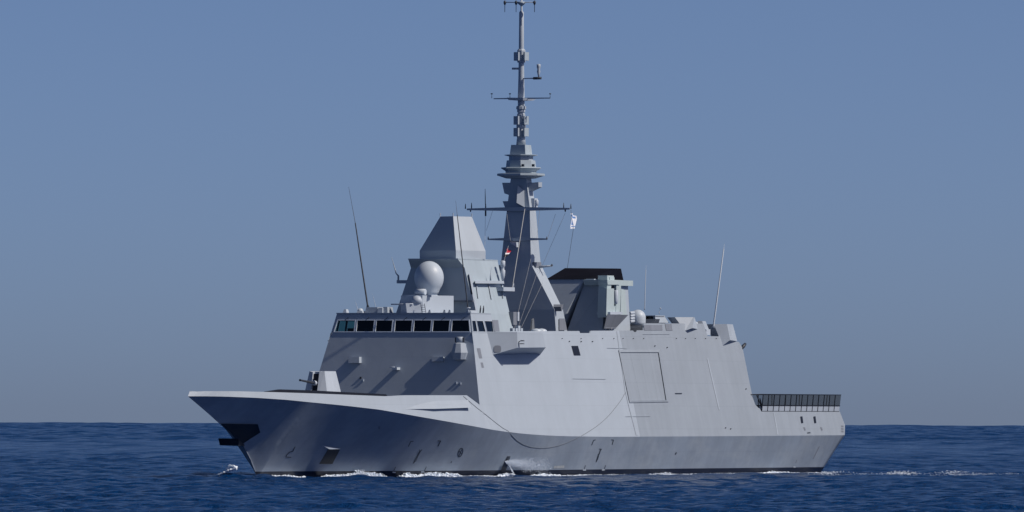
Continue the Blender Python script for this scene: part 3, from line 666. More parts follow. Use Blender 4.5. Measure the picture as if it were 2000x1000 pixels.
# pole mast
def rpx(px_w): return px_w/19.0/2
PM = MB().lathe((MX, 0), [(.5, zpx(283)), (.42, zpx(268)), (.3, zpx(262)), (.36, zpx(192)), (.30, zpx(150)), (.27, zpx(100)), (.24, zpx(24)), (.1, zpx(20)), (.1, zpx(-6))], 14).build('pole_mast', 'mast')
for py in (235, 258, 110):
    r = .62 if py > 200 else .72
    mb = MB(); z = zpx(py)
    mb.lathe((MX, 0), [(.36, z-.62), (.42, z-.6), (.42, z+.6), (.32, z+.75)], 8, smooth=False, rot=.3); cl_ = mb.build('antenna_cluster', 'mast', PM)
    for k in range(4):
        t = .35+k*math.pi/2; c_, s_ = math.cos(t), math.sin(t); mb = MB()
        for du in (0,):
            o = np.array([MX+c_*.70, s_*.70, z]); u = np.array([-s_, c_, 0])*.31; v = np.array([0, 0, .42]); n_ = np.array([c_, s_, 0])*.12
            b4 = [o-u-v-n_, o+u-v-n_, o+u-v+n_*.6, o-u-v+n_*.6]; mb.hexa(b4, [x+2*v for x in b4])
        mb.build('antenna_panel', 'green' if k % 2 else 'mast', cl_)
for py, r in ((210, .5), (216, .42), (246, .48), (223, .36)):
    z = zpx(py); MB().lathe((MX, 0), [(r*.7, z-.2), (r, z-.15), (r, z+.12), (r*.7, z+.18)], 10, smooth=False).build('antenna_collar', 'mast', PM)
# yards
def yard(name, py, pl, pr, X, r0, r1, parent, m='mast', sag=0.0):
    z = zpx(py); mb = MB(); P = [(X, pl, z+sag), (X, -.5, z), (X, .5, z), (X, pr, z+sag)]
    for a, b, ra, rb2 in ((P[0], P[1], r1, r0), (P[1], P[2], r0, r0), (P[2], P[3], r0, r1)):
        mb.hexa([(X-ra, a[1], a[2]-ra), (X+ra, a[1], a[2]-ra), (X+ra, a[1], a[2]+ra), (X-ra, a[1], a[2]+ra)], [(X-rb2, b[1], b[2]-rb2), (X+rb2, b[1], b[2]-rb2), (X+rb2, b[1], b[2]+rb2), (X-rb2, b[1], b[2]+rb2)])
    return mb.build(name, m, parent)
def stick(px, py0, py1, X, r, parent, m='dark', px1=None, name='antenna', n=6):
    a = q(px, py0, X=X); b = q(px if px1 is None else px1, py1, X=X)
    return MB().tube([a, tuple(np.array(a)*.6+np.array(b)*.4), b], [r, r, r*.5], n).build(name, m, parent)
Y1 = yard('yard', 408.5, -5.6, 5.75, 76.3, .20, .085, MAST)
for px in (909, 921, 1115, 1101): stick(px, 408, 398 if px in (909, 1115) else 396, 76.3, .06, Y1, 'dark')
for px in (919, 1104): stick(px, 407, 414, 76.3, .10, Y1, 'dark', name='yard_fitting')
stick(948, 400, 369, 76.3, .045, Y1, 'dark', px1=947.5); stick(948.5, 422, 398, 76.3, .09, Y1, 'dark', name='antenna_base')
Y2 = yard('yard', 467.5, -3.1, 3.35, 76.0, .16, .07, MAST)
for px in (953.5, 1068): stick(px, 468, 462, 76.0, .07, Y2, 'dark')
a = q(1049, 522, X=77.4); b = q(1079, 519, X=77.4); Y3 = MB().tube([a, b], [.16, .09], 6).build('yard', 'mast', MAST); stick(1078, 519.5, 515.5, 77.4, .1, Y3, 'dark')
a = q(966, 520.5, X=76.5); b = q(977, 520.5, X=76.5); MB().tube([a, b], [.14, .16], 6).build('yard', 'mast', MAST)
Y4 = yard('yard', 192, -3.0, 3.25, 77.0, .07, .05, PM, 'mast')
for px in (960.5, 996, 1074.5): 
    stick(px, 192, 184.5, 77.0, .03, Y4, 'dark'); a = q(px, 183.5, X=77.0); MB().lathe((77.0, a[1]), [(.05, a[2]-.05), (.12, a[2]), (.12, a[2]+.05), (.03, a[2]+.07)], 8).build('antenna', 'dark', Y4)
z = zpx(193.5); MB().hexa([(76.2, -1.0, z-.1), (76.2, .6, z-.15), (78.2, .8, z-.12), (78.2, -.2, z-.15)], [(76.0, -1.1, z+.14), (76.0, .7, z+.10), (78.8, .9, z+.02), (78.8, -.3, z+.1)]).build('mast_platform', 'light', PM)
a = q(1019, 153.5, X=77.0); b = q(1042, 153, X=77.0); c_ = q(1057, 152.5, X=77.0)
AR = MB().tube([a, b], .07, 6).build('antenna_arm', 'light', PM); MB().tube([b, c_], .15, 6).build('antenna_base', 'dark', AR)
a = q(1052, 150, X=77.0); MB().lathe((77.0, a[1]), [(.06, a[2]), (.1, a[2]+.2), (.18, a[2]+.55), (.13, a[2]+.75), (.20, a[2]+1.0), (.20, a[2]+1.25), (.1, a[2]+1.3)], 10).build('antenna', 'grey', AR)
a = q(1000.5, 134, X=77.0); b = q(1013, 134, X=77.0); MB().tube([a, b], .12, 6).build('antenna_arm', 'mast', PM)
# crosstree near the very top
a = q(986, 4.5, X=77.0); b = q(1045, 4.5, X=77.0); CT = MB().tube([a, b], .05, 6).build('yard', 'mast', PM)
for px in (986, 1008, 1044):
    c_ = q(px, 4.5, X=77.0); MB().lathe((77.0, c_[1]), [(.03, c_[2]-1.0), (.035, c_[2]-.3), (.13, c_[2]-.15), (.15, c_[2]+.05), (.05, c_[2]+.18)], 8).build('antenna', 'dark', CT)
c_ = q(1017.5, 6.5, X=77.0); MB().lathe((MX, 0), [(.1, c_[2]-.25), (.42, c_[2]), (.42, c_[2]+.15), (.1, c_[2]+.2)], 10).build('mast_platform', 'green', PM)
# radio bracket with white face on the mast front
a = q(997, 474, X=75.3); b = q(1009, 476, X=75.3); MB().hexa([(75.3, a[1], a[2]-.05), (75.3, b[1], b[2]-.35), (75.9, b[1], b[2]-.35), (75.9, a[1], a[2]-.05)], [(75.2, a[1], a[2]+.1), (75.2, b[1], b[2]+.15), (75.9, b[1], b[2]+.15), (75.9, a[1], a[2]+.1)]).build('mast_bracket', 'white', MAST)
# halyards, part of the rig
def line(pts, r=.022, m='wire', parent=MAST, name='halyard'):
    return MB().tube(pts, r, 4).build(name, m, parent)
line([q(1025, 408, X=75.0), q(1000, 566, X=72.0), q(999, 568, X=72.0)], .045)
for (x0, y0, X0, x1, y1, X1) in ((1037, 505, 75, 1004, 645, 72), (1048, 536, 75.2, 1010, 645, 72.2), (1060, 552, 75.3, 1018, 640, 72.4), (1085, 418, 76.3, 1068, 470, 76.3), (1104, 416, 76.3, 1052, 535, 76.5), (990, 418, 75.5, 997, 470, 75.2), (948, 420, 76.3, 947, 480, 75), (962, 412, 76.3, 950, 450, 75.5), (1054, 410, 76.5, 1048, 470, 76.8), (993, 480, 75.1, 973, 548, 68)):
    line([q(x0, y0, X=X0), q(x1, y1, X=X1)], .016)
FLG = line([q(1115, 410, X=76.3), q(1120, 446, X=76.6), q(1108, 524, X=80)], .02, 'rope')

# ---------------------------------------------------------------- funnel and after radar tower
fu = MB()
fs = q(1068, 545, X=86.3); ff = q(1143, 545.5, X=86.35); fb2 = q(1217, 546, p=ff[1]); zf = ff[2]
FP0 = fs[1]; FPP = ff[1]
FUN = fu.hexa([(83.9, FP0, 13.3), (83.9, .2, 13.3), (fb2[0], .2, 13.3), (fb2[0], FP0, 13.3)], [(86.3, FP0, zf), (ff[0]-.2, FPP, zf), (fb2[0]-.1, FPP, zf), (fb2[0]-.1, FP0, zf)]).build('funnel', 'grey')
t0 = q(1104, 523.5, p=FP0+.05); t1 = q(1205, 523.5, p=FPP-.05); t2 = q(1213, 523.5, p=FPP-.05); z_ = t0[2]
MB().hexa([(86.2, FP0-.04, zf+.005), (ff[0]-.3, FPP+.05, zf+.005), (fb2[0], FPP+.05, zf+.005), (fb2[0], FP0-.04, zf+.005)], [(t0[0], FP0+.02, z_), (t1[0], FPP-.05, z_), (t2[0], FPP-.05, z_), (t2[0], FP0+.02, z_)]).build('funnel_cap', 'soot', FUN)
# director tower on the port side forward of the funnel
dt = MB()
b0, b1 = q(1103, 645, p=1.3), q(1171, 645, p=5.5)
lo = [(b0[0], 1.05, 13.3), (b1[0], 5.6, 13.3), (92.5, 5.6, 13.3), (92.5, 1.05, 13.3)]
t0, t1 = q(1143, 548, p=3.0), q(1187, 548, p=5.4)
hi = [(t0[0], 3.0, t0[2]), (t1[0], 5.4, t0[2]), (92.0, 5.4, t0[2]), (92.0, 3.0, t0[2])]
DT = dt.hexa(lo, hi).build('radar_tower', 'mast')
def dbx(name, px0, px1, yt, yb, X0, X1, m='green2', dz=0.0):
    a, b = q(px0, yt, X=X0), q(px1, yb, X=X0)
    return MB().hexa([(X0, a[1], b[2]), (X0, b[1], b[2]), (X1, b[1], b[2]), (X1, a[1], b[2])], [(X0+dz, a[1], a[2]), (X0+dz, b[1], a[2]), (X1, b[1], a[2]), (X1, a[1], a[2])]).build(name, m, DT)
dbx('tower_cap', 1141, 1189, 546.5, 557, t0[0]-.5, 92.4, 'green2', -.3)
dbx('tower_hood', 1168, 1186, 538, 546.4, 86.9, 88.6); dbx('tower_hood', 1178, 1191, 541.5, 546.4, 87.4, 88.6); dbx('tower_hood', 1141, 1160, 544.8, 546.4, 86.4, 87.4, 'light')
def tpl(name, loop, p0, p1, m):
    a = [q(*x, p=p1) for x in loop]; b = [(x[0], p0, x[2]) for x in a]; return MB().hexa(a, b).build(name, m, DT)
tpl('tower_panel', [(1186, 556), (1194, 556), (1190, 609), (1183.5, 609)], 5.1, 6.05, 'green2')
tpl('tower_panel', [(1204, 556), (1213, 557), (1211, 609), (1203, 609)], 5.1, 6.05, 'green2')
tpl('tower_panel', [(1186, 547.5), (1215, 547.5), (1211, 556), (1187, 556)], 5.1, 6.15, 'green2')
tpl('tower_panel', [(1189, 597), (1209, 597), (1209, 609), (1188, 609)], 5.1, 6.0, 'green2')
tpl('tower_niche', [(1193, 556), (1204, 556), (1203, 598), (1191, 598)], 5.2, 5.8, 'black')
tpl('tower_shelf', [(1192, 609), (1216, 609), (1216, 614), (1192, 614.5)], 5.0, 6.5, 'light')
tpl('side_wing', [(1213, 564), (1221, 566), (1224.5, 619), (1212, 619)], 5.5, 5.95, 'green2')
dbx('antenna_box', 1167.5, 1184, 563, 620, 84.6, 86.6, 'green2', .15)
a = q(1166, 640, X=84.2); b = q(1192, 613, X=84.6)
MB().hexa([(84.6, a[1]+.6, 14.9), (85.2, 6.0, 14.9), (87.5, 6.0, 14.9), (87.5, a[1]+.6, 14.9)], [(84.0, a[1]+1.2, b[2]-.05), (84.8, 6.3, b[2]-.05), (89.5, 6.3, b[2]-.05), (89.5, a[1]+1.2, b[2]-.05)]).build('tower_bracket', 'panel', DT)
c_ = q(1203.5, 578, p=6.2)
MB().lathe((c_[0], 6.15), [(.10, c_[2]-.85), (.22, c_[2]-.7), (.26, c_[2]-.5), (.26, c_[2]+.5), (.2, c_[2]+.58)], 14).build('director_sight', 'light', DT)
# launcher racks under the tower, rails, white covers
mb = MB(); mb.hexa([(90.5, 4.2, 13.4), (90.5, 6.0, 13.4), (97, 6.0, 13.4), (97, 4.2, 13.4)], [(92.5, 4.2, 15.0), (92.5, 6.0, 15.0), (98.6, 6.2, 16.0), (98.6, 4.2, 16.0)]); DK = mb.build('missile_canister_rack', 'dark')
for k in range(4):
    a = q(1231, 612+5.5*k, X=93.4); MB().tube([(93.2, a[1], a[2]), (94.3, a[1], a[2]+.08)], .17, 8).build('canister_cap', 'light', DK)
for px in (1187, 1190, 1194): stick(px, 646, 634, 86.5, .05, DK, 'wire', px1=px+.6, name='guard_rail')
a = q(1160, 645, X=86.4); b = q(1186, 637, X=86.4); MB().box(86.4, 87.4, a[1], b[1], a[2]-.5, b[2]).build('locker', 'mast', DK)

# after satellite dome, decoy launcher, lockers
sdc = q(1246, 620, p=5.2); dz = sdc[2]; DR2 = .80
prf = [(.74, dz-.85)] + [(DR2, dz-.5)] + [(DR2*math.cos(t), dz+DR2*math.sin(t)) for t in np.linspace(0, math.pi/2-.03, 12)]
SD = MB().lathe((sdc[0], 5.2), prf, 32).build('satellite_dome', 'white')
MB().lathe((sdc[0], 5.2), [(.55, 13.3), (.55, dz-.8)], 16).build('pedestal', 'mast', SD)
a = q(1262, 617, p=4.4); 
z1_ = q(1280, 616.5, p=4.6)[2]; z0_ = q(1280, 630.5, p=4.6)[2]
LX = q(1264, 624, p=4.6)[0]
mb = MB().box(LX, LX+2.6, 2.9, 5.5, z1_-.08, z1_); mb.box(LX+.9, LX+2.7, 2.9, 5.0, z0_, z1_-.09); mb.box(LX, LX+2.7, 2.9, 5.5, 13.3, z0_)
DL = mb.build('decoy_launcher', 'mast')
for k in range(3):
    pp = 3.3+k*.8; MB().tube([(LX+.15, pp, (z0_+z1_)/2-.05), (LX+.95, pp, (z0_+z1_)/2+.1)], .26, 12).build('launch_tube', 'dark', DL)
MB().hexa([(LX+.2, 5.3, z0_), (LX+.2, 5.55, z0_), (LX+3.4, 5.6, z0_), (LX+3.4, 5.3, z0_)], [(LX+.1, 5.15, z1_-.02), (LX+.1, 5.4, z1_-.02), (LX+2.6, 5.4, z1_-.02), (LX+2.6, 5.15, z1_-.02)]).build('launcher_shield', 'grey', DL)
a = q(1290, 603, X=101); stick(1287.5, 614, 606, 101, .03, DL, 'wire'); MB().lathe((101, a[1]), [(.03, a[2]-.1), (.11, a[2]), (.03, a[2]+.12)], 8).build('antenna', 'light', DL)
a = q(1359, 631, p=5.5); MB().lathe((a[0], 5.5), [(.45, 13.3), (.45, a[2]-.3), (.32, a[2]), (.05, a[2]+.15)], 14).build('antenna_dome', 'white')
a = side(1376, 627); b = side(1386, 641); MB().hexa([(a[0], a[1]-.6, b[2]-.2), (a[0]+.4, a[1]-.1, b[2]-.2), (a[0]+1.5, a[1]-.1, b[2]-.2), (a[0]+1.5, a[1]-.6, b[2]-.2)], [(a[0]-.2, a[1]-.7, a[2]), (a[0]+.1, a[1]-.3, a[2]), (a[0]+1.0, a[1]-.3, a[2]), (a[0]+1.0, a[1]-.7, a[2])]).build('hatch_lid', 'grey')
a = side(1383, 643); MB().box(a[0], a[0]+1.1, a[1]-.7, a[1]-.2, a[2]-.6, a[2]).build('locker', 'light')
a = side(1365, 627); MB().box(a[0], a[0]+1.2, a[1]-2, a[1]-1, a[2]-.4, a[2]).build('locker', 'dark')
# small gun mount at the hangar corner
a = side(1432, 657); GM = MB().box(a[0], a[0]+.8, a[1]-1.0, a[1]-.3, 13.3, a[2]).build('gun_mount', 'dark')
MB().tube([(a[0]-.2, a[1]-.6, a[2]+.1), (a[0]+1.3, a[1]-.4, a[2]+.55)], [.16, .06], 8).build('gun_barrel', 'light', GM)
MB().box(a[0]+.3, a[0]+.6, a[1]-.35, a[1]-.1, a[2]-1.0, a[2]+.2).build('stanchion', 'light', GM)
a = side(1449, 676); mb = MB().tube([(a[0]-.2, a[1]-.1, a[2]-.5), (a[0]+.3, a[1]+.05, a[2]), (a[0]+.7, a[1]+.1, a[2]+.25)], [.08, .2, .14], 8); mb.build('floodlight', 'dark')
# white covers and crates at the weather deck edge amidships
for px, w_ in ((1060, 6), (1070, 9)):
    a = side(px, 645); MB().lathe((a[0], a[1]-.7), [(.5, 13.3), (.55, a[2]), (.35, a[2]+.12), (.05, a[2]+.18)], 12).build('raft_cover', 'white')
a = side(1050, 640, -.8*1); MB().hexa([(a[0]-.6, a[1]-.8, 13.3), (a[0]-.6, a[1]-.5, 13.3), (a[0]+.6, a[1]-.5, 13.3), (a[0]+.6, a[1]-.8, 13.3)], [(a[0]+.1, a[1]-.75, a[2]+.75), (a[0]+.1, a[1]-.6, a[2]+.75), (a[0]+.45, a[1]-.6, a[2]+.95), (a[0]+.45, a[1]-.75, a[2]+.95)]).build('deck_crane', 'rope')
mb = MB()
for px in (1008, 1014, 1019, 1024): a = side(px, 643); mb.box(a[0]-.15, a[0]+.35, a[1]-.6, a[1]-.3, 13.3, a[2]+.1+.25*(px == 1019))
mb.build('deck_winch', 'mast')

# whip antennas
def whip(b_, k_, e_, r0, X0, X1, X2, parent=ROOT, m='dark'):
    a, k, e2 = q(*b_, X=X0), q(*k_, X=X1), q(*e_, X=X2)
    a0 = tuple(np.array(a)+(np.array(k)-np.array(a))*.03)
    r0 *= .82; mb = MB().tube([a, a0, k, tuple(np.array(k)+(np.array(e2)-np.array(k))*.02), e2], [r0*1.7, r0, r0*.62, r0*.3, r0*.15], 6); return mb.build('whip_antenna', m, parent)
whip((718.5, 600), (694, 436), (681, 365), .115, 50.3, 49.7, 49.5)
whip((914, 602), (893, 420), (890, 392), .085, 50, 48.8, 48.6)
whip((1393, 641), (1413.5, 487), (1415, 476), .115, 110.9, 111.3, 111.5, m='light')
whip((1259, 605), (1261.5, 527), (1262, 518), .06, 97.6, 97.6, 97.6, m='light')
whip((699, 606), (694.5, 590), (692.5, 582), .03, 49.6, 49.6, 49.6, m='light'); whip((734, 600), (729, 580), (727, 572), .03, 50, 50, 50, m='light')

# ---------------------------------------------------------------- flight deck safety nets: each panel a part with its frame and net
NET0, NET1 = side(1488, 803), side(1640, 803)
zN = NET0[2]; zT = q(1560, 770.5, p=10.4)[2]; zM = q(1560, 792, p=9.6)[2]
xs_n = np.linspace(NET0[0]-.1, NET1[0]-.2, 15)
def net_panel(A, B, A1, B1, low):
    """A, B deck edge; A1, B1 top edge"""
    fr_ = MB().tube([A, A1], .055, 5).tube([A1, B1], .035, 4).tube([A, B], .03, 4)
    lm0 = tuple(np.array(A)*(1-low)+np.array(A1)*low); lm1 = tuple(np.array(B)*(1-low)+np.array(B1)*low); fr_.tube([lm0, lm1], .06, 4)
    o = fr_.build('safety_net', 'black')
    MB().face([lm0, lm1, B1, A1]).build('netting', 'net', o)
    MB().face([A, B, lm1, lm0]).build('toe_board', 'light', o)
low = .34
for s_ in (1, -1):
    for a, b in zip(xs_n, xs_n[1:]):
        net_panel((a, s_*(sp(zN)+.02), zN), (b, s_*(sp(zN)+.02), zN), (a-.75, s_*(sp(zN)+.5), zT), (b-.75, s_*(sp(zN)+.5), zT), low)
pN = np.linspace(-sp(zN), sp(zN), 13)
for a, b in zip(pN, pN[1:]): net_panel((140.3, a, zN), (140.3, b, zN), (140.2, a*1.03, zT), (140.2, b*1.03, zT), low)
st = MB().hexa([side(1470, 776), side(1488, 803), tuple(np.add(side(1488, 803), (0, -.15, 0))), tuple(np.add(side(1470, 776), (0, -.15, 0)))], [side(1477, 772), (NET0[0], sp(zN), zN+.3), (NET0[0], sp(zN)-.15, zN+.3), tuple(np.add(side(1477, 772), (0, -.15, 0)))])
a, b = side(1478, 772), side(1488, 797); MB().tube([a, b], .06, 5).tube([side(1484, 778), side(1489, 798)], .07, 5).tube([side(1466, 770.5), (xs_n[0]-.75, sp(zN)+.5, zT)], .04, 4).build('net_stay', 'black')

# ---------------------------------------------------------------- marks, painted recess shade and stains on the lower hull
def hplate(name, pts, m, off=.03, n=6, parent=HULL):
    """plate that follows the hull inside an outline given corner by corner (quad)"""
    A, B, C_, D = [np.array(p_, float) for p_ in pts]; mb = MB(); G_ = []
    for i in range(n+1):
        r = []
        for j in range(n+1):
            u, v = i/n, j/n; P = (A*(1-u)+B*u)*(1-v)+(D*(1-u)+C_*u)*v; r.append(hp(P[0], P[1], off))
        G_.append(r)
    for i in range(n):
        for j in range(n):
            f = [G_[i][j], G_[i+1][j], G_[i+1][j+1], G_[i][j+1]]
            if None not in f: mb.face(f)
    return mb.build(name, m, parent, merge=.001)
def hstroke(name, polylines, wpx, m='mark', off=.02, parent=HULL):
    mb = MB()
    for pl in polylines:
        pl = [np.array(a, float) for a in pl]
        for a, b in zip(pl, pl[1:]):
            d = b-a; L_ = np.linalg.norm(d); n_ = np.array([-d[1], d[0]])/L_*wpx/2; k = max(1, int(L_/3)); e_ = d/L_*wpx*.3
            a_, b_ = a-e_, b+e_
            for i in range(k):
                s0, s1 = a_+(b_-a_)*i/k, a_+(b_-a_)*(i+1)/k; f = [hp(*(s0+n_), off), hp(*(s1+n_), off), hp(*(s1-n_), off), hp(*(s0-n_), off)]
                if None not in f: mb.face(f)
    return mb.build(name, m, parent, merge=.0005)
# shade of the bow anchor pocket painted as a black plate, and the anchor
hplate('anchor_pocket_shade', [(425, 826.5), (503, 828), (508, 844), (471, 868)], 'black', .05, 14)
st_z0, st_z1 = q(450, 871, p=0)[2], q(450, 856.5, p=0)[2]
a = q(433, 864, X=11.4); mb = MB().hexa([(11.0, a[1], st_z0+.05), (11.0, .05, st_z0), (13.2, .05, st_z0), (13.0, a[1], st_z0+.05)], [(10.8, a[1]-.08, st_z1), (10.8, .1, st_z1), (12.6, .1, st_z1), (12.6, a[1]-.08, st_z1)])
mb.build('anchor', 'black', HULL)
# hawse opening: inner shade painted as a black plate, with a lit lip
hplate('hull_opening_shade', [(640, 878), (664, 878), (649, 906), (623, 906)], 'black', .02, 5)
A, B, C_ = hp(631, 870.5, .0), hp(664, 877.5, .0), hp(640, 878, .0); o_ = .32
mb = MB().hexa([A, B, C_], [tuple(np.add(A, (-.02, .02, -.01))), tuple(np.add(B, (-.1, o_*.5, .03))), tuple(np.add(C_, (-.1, o_*.8, .03)))]); mb.build('opening_lip', 'light', HULL)
# overboard discharge strip
hplate('discharge_strip', [(990, 891), (996.5, 891), (988, 918), (978, 918)], 'boot', .04, 8)
hplate('discharge_strip', [(978, 918), (988, 918), (984, 927), (975, 927)], 'boot', .04, 4)
# painted marks
hstroke('hull_mark', [[(576, 872.5), (572, 881), (565, 883), (559, 889), (558.5, 892.5), (568, 893)]], 1.5)
hstroke('hull_mark', [[(797.5, 871.5), (802, 862), (807, 861.5)]], 1.5)
hstroke('hull_mark', [[(855, 861), (860.5, 861), (855.5, 871)]], 1.6)
hstroke('hull_mark', [[(824, 878), (819, 882), (807.5, 904), (806.5, 905), (812, 900), (821, 881)], [(819, 878), (819.5, 883), (824, 878)]], 1.1)
el = [(898.5+4.6*math.cos(t)+3.2*math.sin(t)*-1*-1*-.9, 883.5+8.2*math.sin(t)) for t in np.linspace(0, 2*math.pi, 21)]
el = [(899+4.2*math.cos(t)-2.2*math.sin(t), 883.6+8.3*math.sin(t)) for t in np.linspace(0, 2*math.pi, 25)]
hstroke('hull_mark', [el, [(901.5, 878), (896.5, 890)], [(896.5, 880.5), (902, 887)]], 1.5)
hstroke('hull_mark', [[(880.5, 903), (882, 901.5)]], 1.6)
for a in ((772.5, 912, 769, 919), (832.5, 911.5, 829, 919), (1143, 909, 1141, 916), (1182.5, 909, 1180, 916)): hstroke('hull_mark', [[(a[0], a[1]), (a[2], a[3])]], 1.2)
for a in ((767, 922, 772, 922.5), (823, 921.5, 828, 921.5), (1139, 918, 1143.5, 918), (1176, 918, 1180.5, 917.5), (1550, 912, 1553, 912)): hstroke('hull_mark', [[(a[0], a[1]), (a[2], a[3])]], 2.0, 'white')
hstroke('hull_mark', [[(1155.5, 869), (1159, 860), (1162.5, 859)]], 1.4); hstroke('hull_mark', [[(1194, 859), (1198, 859.5), (1195.5, 868)]], 1.5)
hstroke('hull_mark', [[(1170, 877), (1174, 877), (1172.5, 880), (1170, 886), (1167.5, 888)], [(1171, 881), (1174, 878)], [(1169, 889), (1171.5, 884)], [(1167.5, 890), (1164, 902), (1167, 897), (1169, 890)]], 1.4)
hstroke('hull_mark', [[(1319, 887), (1320.5, 884)]], 2.2); hstroke('hull_mark', [[(1600, 872), (1588, 896)]], 1.2, 'panel')
hstroke('hull_mark', [[(1554, 904), (1556, 898)]], 1.0, 'panel')
hplate('scuff', [(1082, 910), (1102, 909), (1102, 914), (1081, 915)], 'patch', .02, 4)
hplate('scuff', [(738, 833), (742, 832), (742, 838), (739, 838)], 'panel', .02, 2)

# ---------------------------------------------------------------- hanging line along the hull (rests on the side: a thing of its own)
def tag(o, label, cat, kind=None):
    if label: o['label'] = label
    if cat: o['category'] = cat
    if kind: o['kind'] = kind
_V, _F = [], []
for m_ in (hb, bw, ss):
    o_ = len(_V); _V += [tuple(v) for v in m_.v]; _F += [[i+o_ for i in f] for f in m_.f]
bvh_all = BVHTree.FromPolygons(_V, _F)
rp = []
for a in [(905, 774), (911, 779), (918, 785), (931, 796), (940, 803), (948, 809), (957, 816.5), (965, 823), (974, 830), (982, 836), (993, 842), (1000, 851), (1010, 861), (1022, 868.5), (1037, 873.5), (1055, 875.5), (1072, 874.5), (1090, 871), (1108, 865), (1125, 857), (1138, 850), (1145, 846), (1155, 839.7), (1165, 833), (1175, 825), (1185, 816), (1194, 806), (1203, 795), (1214, 780), (1222.5, 765)]:
    d_ = Vector(ray(*a)); loc, nrm, i_, ds = bvh_all.ray_cast(Vector(CPOS), d_)
    P = loc - d_*.06; rp.append((P.x, -P.y, P.z))
RO = MB().tube(rp, .021, 5).build('rope', 'rope', None); RO.location = ORG
tag(RO, 'thin dark line drooping in a long loop down the port side of the hull', 'rope')

# ---------------------------------------------------------------- flags
def flag(name, colour_fn, corner, wd, ht, drop, label, cols):
    n, m_ = 14, 14; mb = MB(); ids = {}
    G_ = [[None]*(m_+1) for _ in range(n+1)]
    for i in range(n+1):
        for j in range(m_+1):
            u, v = i/n, j/m_; fold = .10*math.sin(u*7+v*2.2)+.05*math.sin(u*13+v*5)
            X = corner[0]+wd*u*(1-.25*v)+drop[0]*v; p = corner[1]+fold*1.3+.12*wd*u; z = corner[2]-ht*v-drop[1]*u+.05*math.sin(u*5+v*3)
            G_[i][j] = (X, p, z)
    for i in range(n):
        for j in range(m_): mb.face([G_[i][j], G_[i+1][j], G_[i+1][j+1], G_[i][j+1]], colour_fn((i+.5)/n, (j+.5)/m_)); mb.sm[-1] = True
    o = mb.build(name, cols, None, recalc=False, merge=.0005); o.location = ORG; tag(o, label, 'flag'); return o
M['fw'] = mat('white flag cloth', (.80, .84, .92), .8, .03, 0); M['fb'] = mat('blue flag cloth', (.12, .26, .58), .8, .03, 0)
M['fr'] = mat('red flag cloth', (.42, .02, .05), .8, .03, 0); M['fk'] = mat('black flag cloth', (.008, .008, .015), .8, .03, 0)
def f1(u, v):
    if .10 < v < .22 and u < .9: return 1
    if .78 < v < .86 and .3 < u < .85: return 1
    if abs(u-.58) < .1 and .35 < v < .7: return 1
    return 0
c_ = q(1114, 417, X=76.4)
flag('flag', f1, c_, 1.0, 1.42, (-.1, .16), 'white and blue flag hanging from the port end of the main yard', ['fw', 'fb'])
def f2(u, v): return 0 if v < .4 else (1 if v < .62 else 2)
c_ = q(989, 486, X=74.6)
o = flag('flag', f2, c_, .75, .75, (-.75, .05), 'small red, white and black flag in front of the dark mast face', ['fr', 'fw', 'fk'])

# ---------------------------------------------------------------- the sea: one sheet on the curve of the earth, finer towards the ship
RE = 6.371e6*1.15
a0 = math.atan2(FW[1], FW[0]); fan = math.radians(4.3)
angs = np.concatenate([np.linspace(a0-math.pi, a0-2.6*fan, 60)[:-1], np.linspace(a0-2.6*fan, a0-fan, 60)[:-1], np.linspace(a0-fan, a0+fan, 520), np.linspace(a0+fan, a0+2.6*fan, 60)[1:], np.linspace(a0+2.6*fan, a0+math.pi, 60)[1:-1]])
rs = [2.0, 60.0, 160.0, 300.0, 420.0, 500.0]; r = 560.0
while r < 12000:
    rs.append(r); r += min(0.7*(r/560)*max(1, r/1300)**1.2, 3.5*max(1, (r/4500)**1.7))
rs = np.array(rs)
Rg, Ag = np.meshgrid(rs, angs, indexing='ij')
x = (CPOS[0] + Rg*np.cos(Ag)).astype(np.float64); y = CPOS[1] + Rg*np.sin(Ag)
dr = np.maximum(np.gradient(rs)[:, None], .45*Rg*np.gradient(angs)[None, :])
h = np.zeros_like(x); wind = math.radians(205)
NW = 150
for k in range(NW):
    lam = 0.7*(24/0.7)**(k/(NW-1)); kk = 2*math.pi/lam
    th = wind + rng.normal(0, .75); ph = rng.uniform(0, 2*math.pi)
    amp = 0.0085*lam**.62*math.exp(-(lam/12)**4)*rng.uniform(.6, 1.4)
    fade = np.clip((lam/dr-1.8)/2.0, 0, 1)
    ph_ = kk*(x*math.cos(th)+y*math.sin(th))+ph
    h += fade*amp*(np.sin(ph_)+.25*np.cos(2*ph_))
off_ = np.clip((Rg-1250)/1200, 0, 1)                # rougher water outside the lee
for k in range(40):
    lam = 7*(32/7)**(k/39); th = wind+rng.normal(0, .6); ph = rng.uniform(0, 6.3); fd_ = np.clip((lam/dr-1.6)/1.5, 0, 1)
    pz = 2*math.pi/lam*(x*math.cos(th)+y*math.sin(th))+ph; h += off_*fd_*.0065*lam**.8*(np.sin(pz)+.25*np.cos(2*pz))
far = np.clip((Rg-2500)/4000, 0, 1)*.20+.02         # longer swell, higher offshore
for k in range(10):
    lam = rng.uniform(35, 90); th = wind+rng.normal(0, .6); h += far*np.sin(2*math.pi/lam*(x*math.cos(th)+y*math.sin(th))+rng.uniform(0, 6.3))
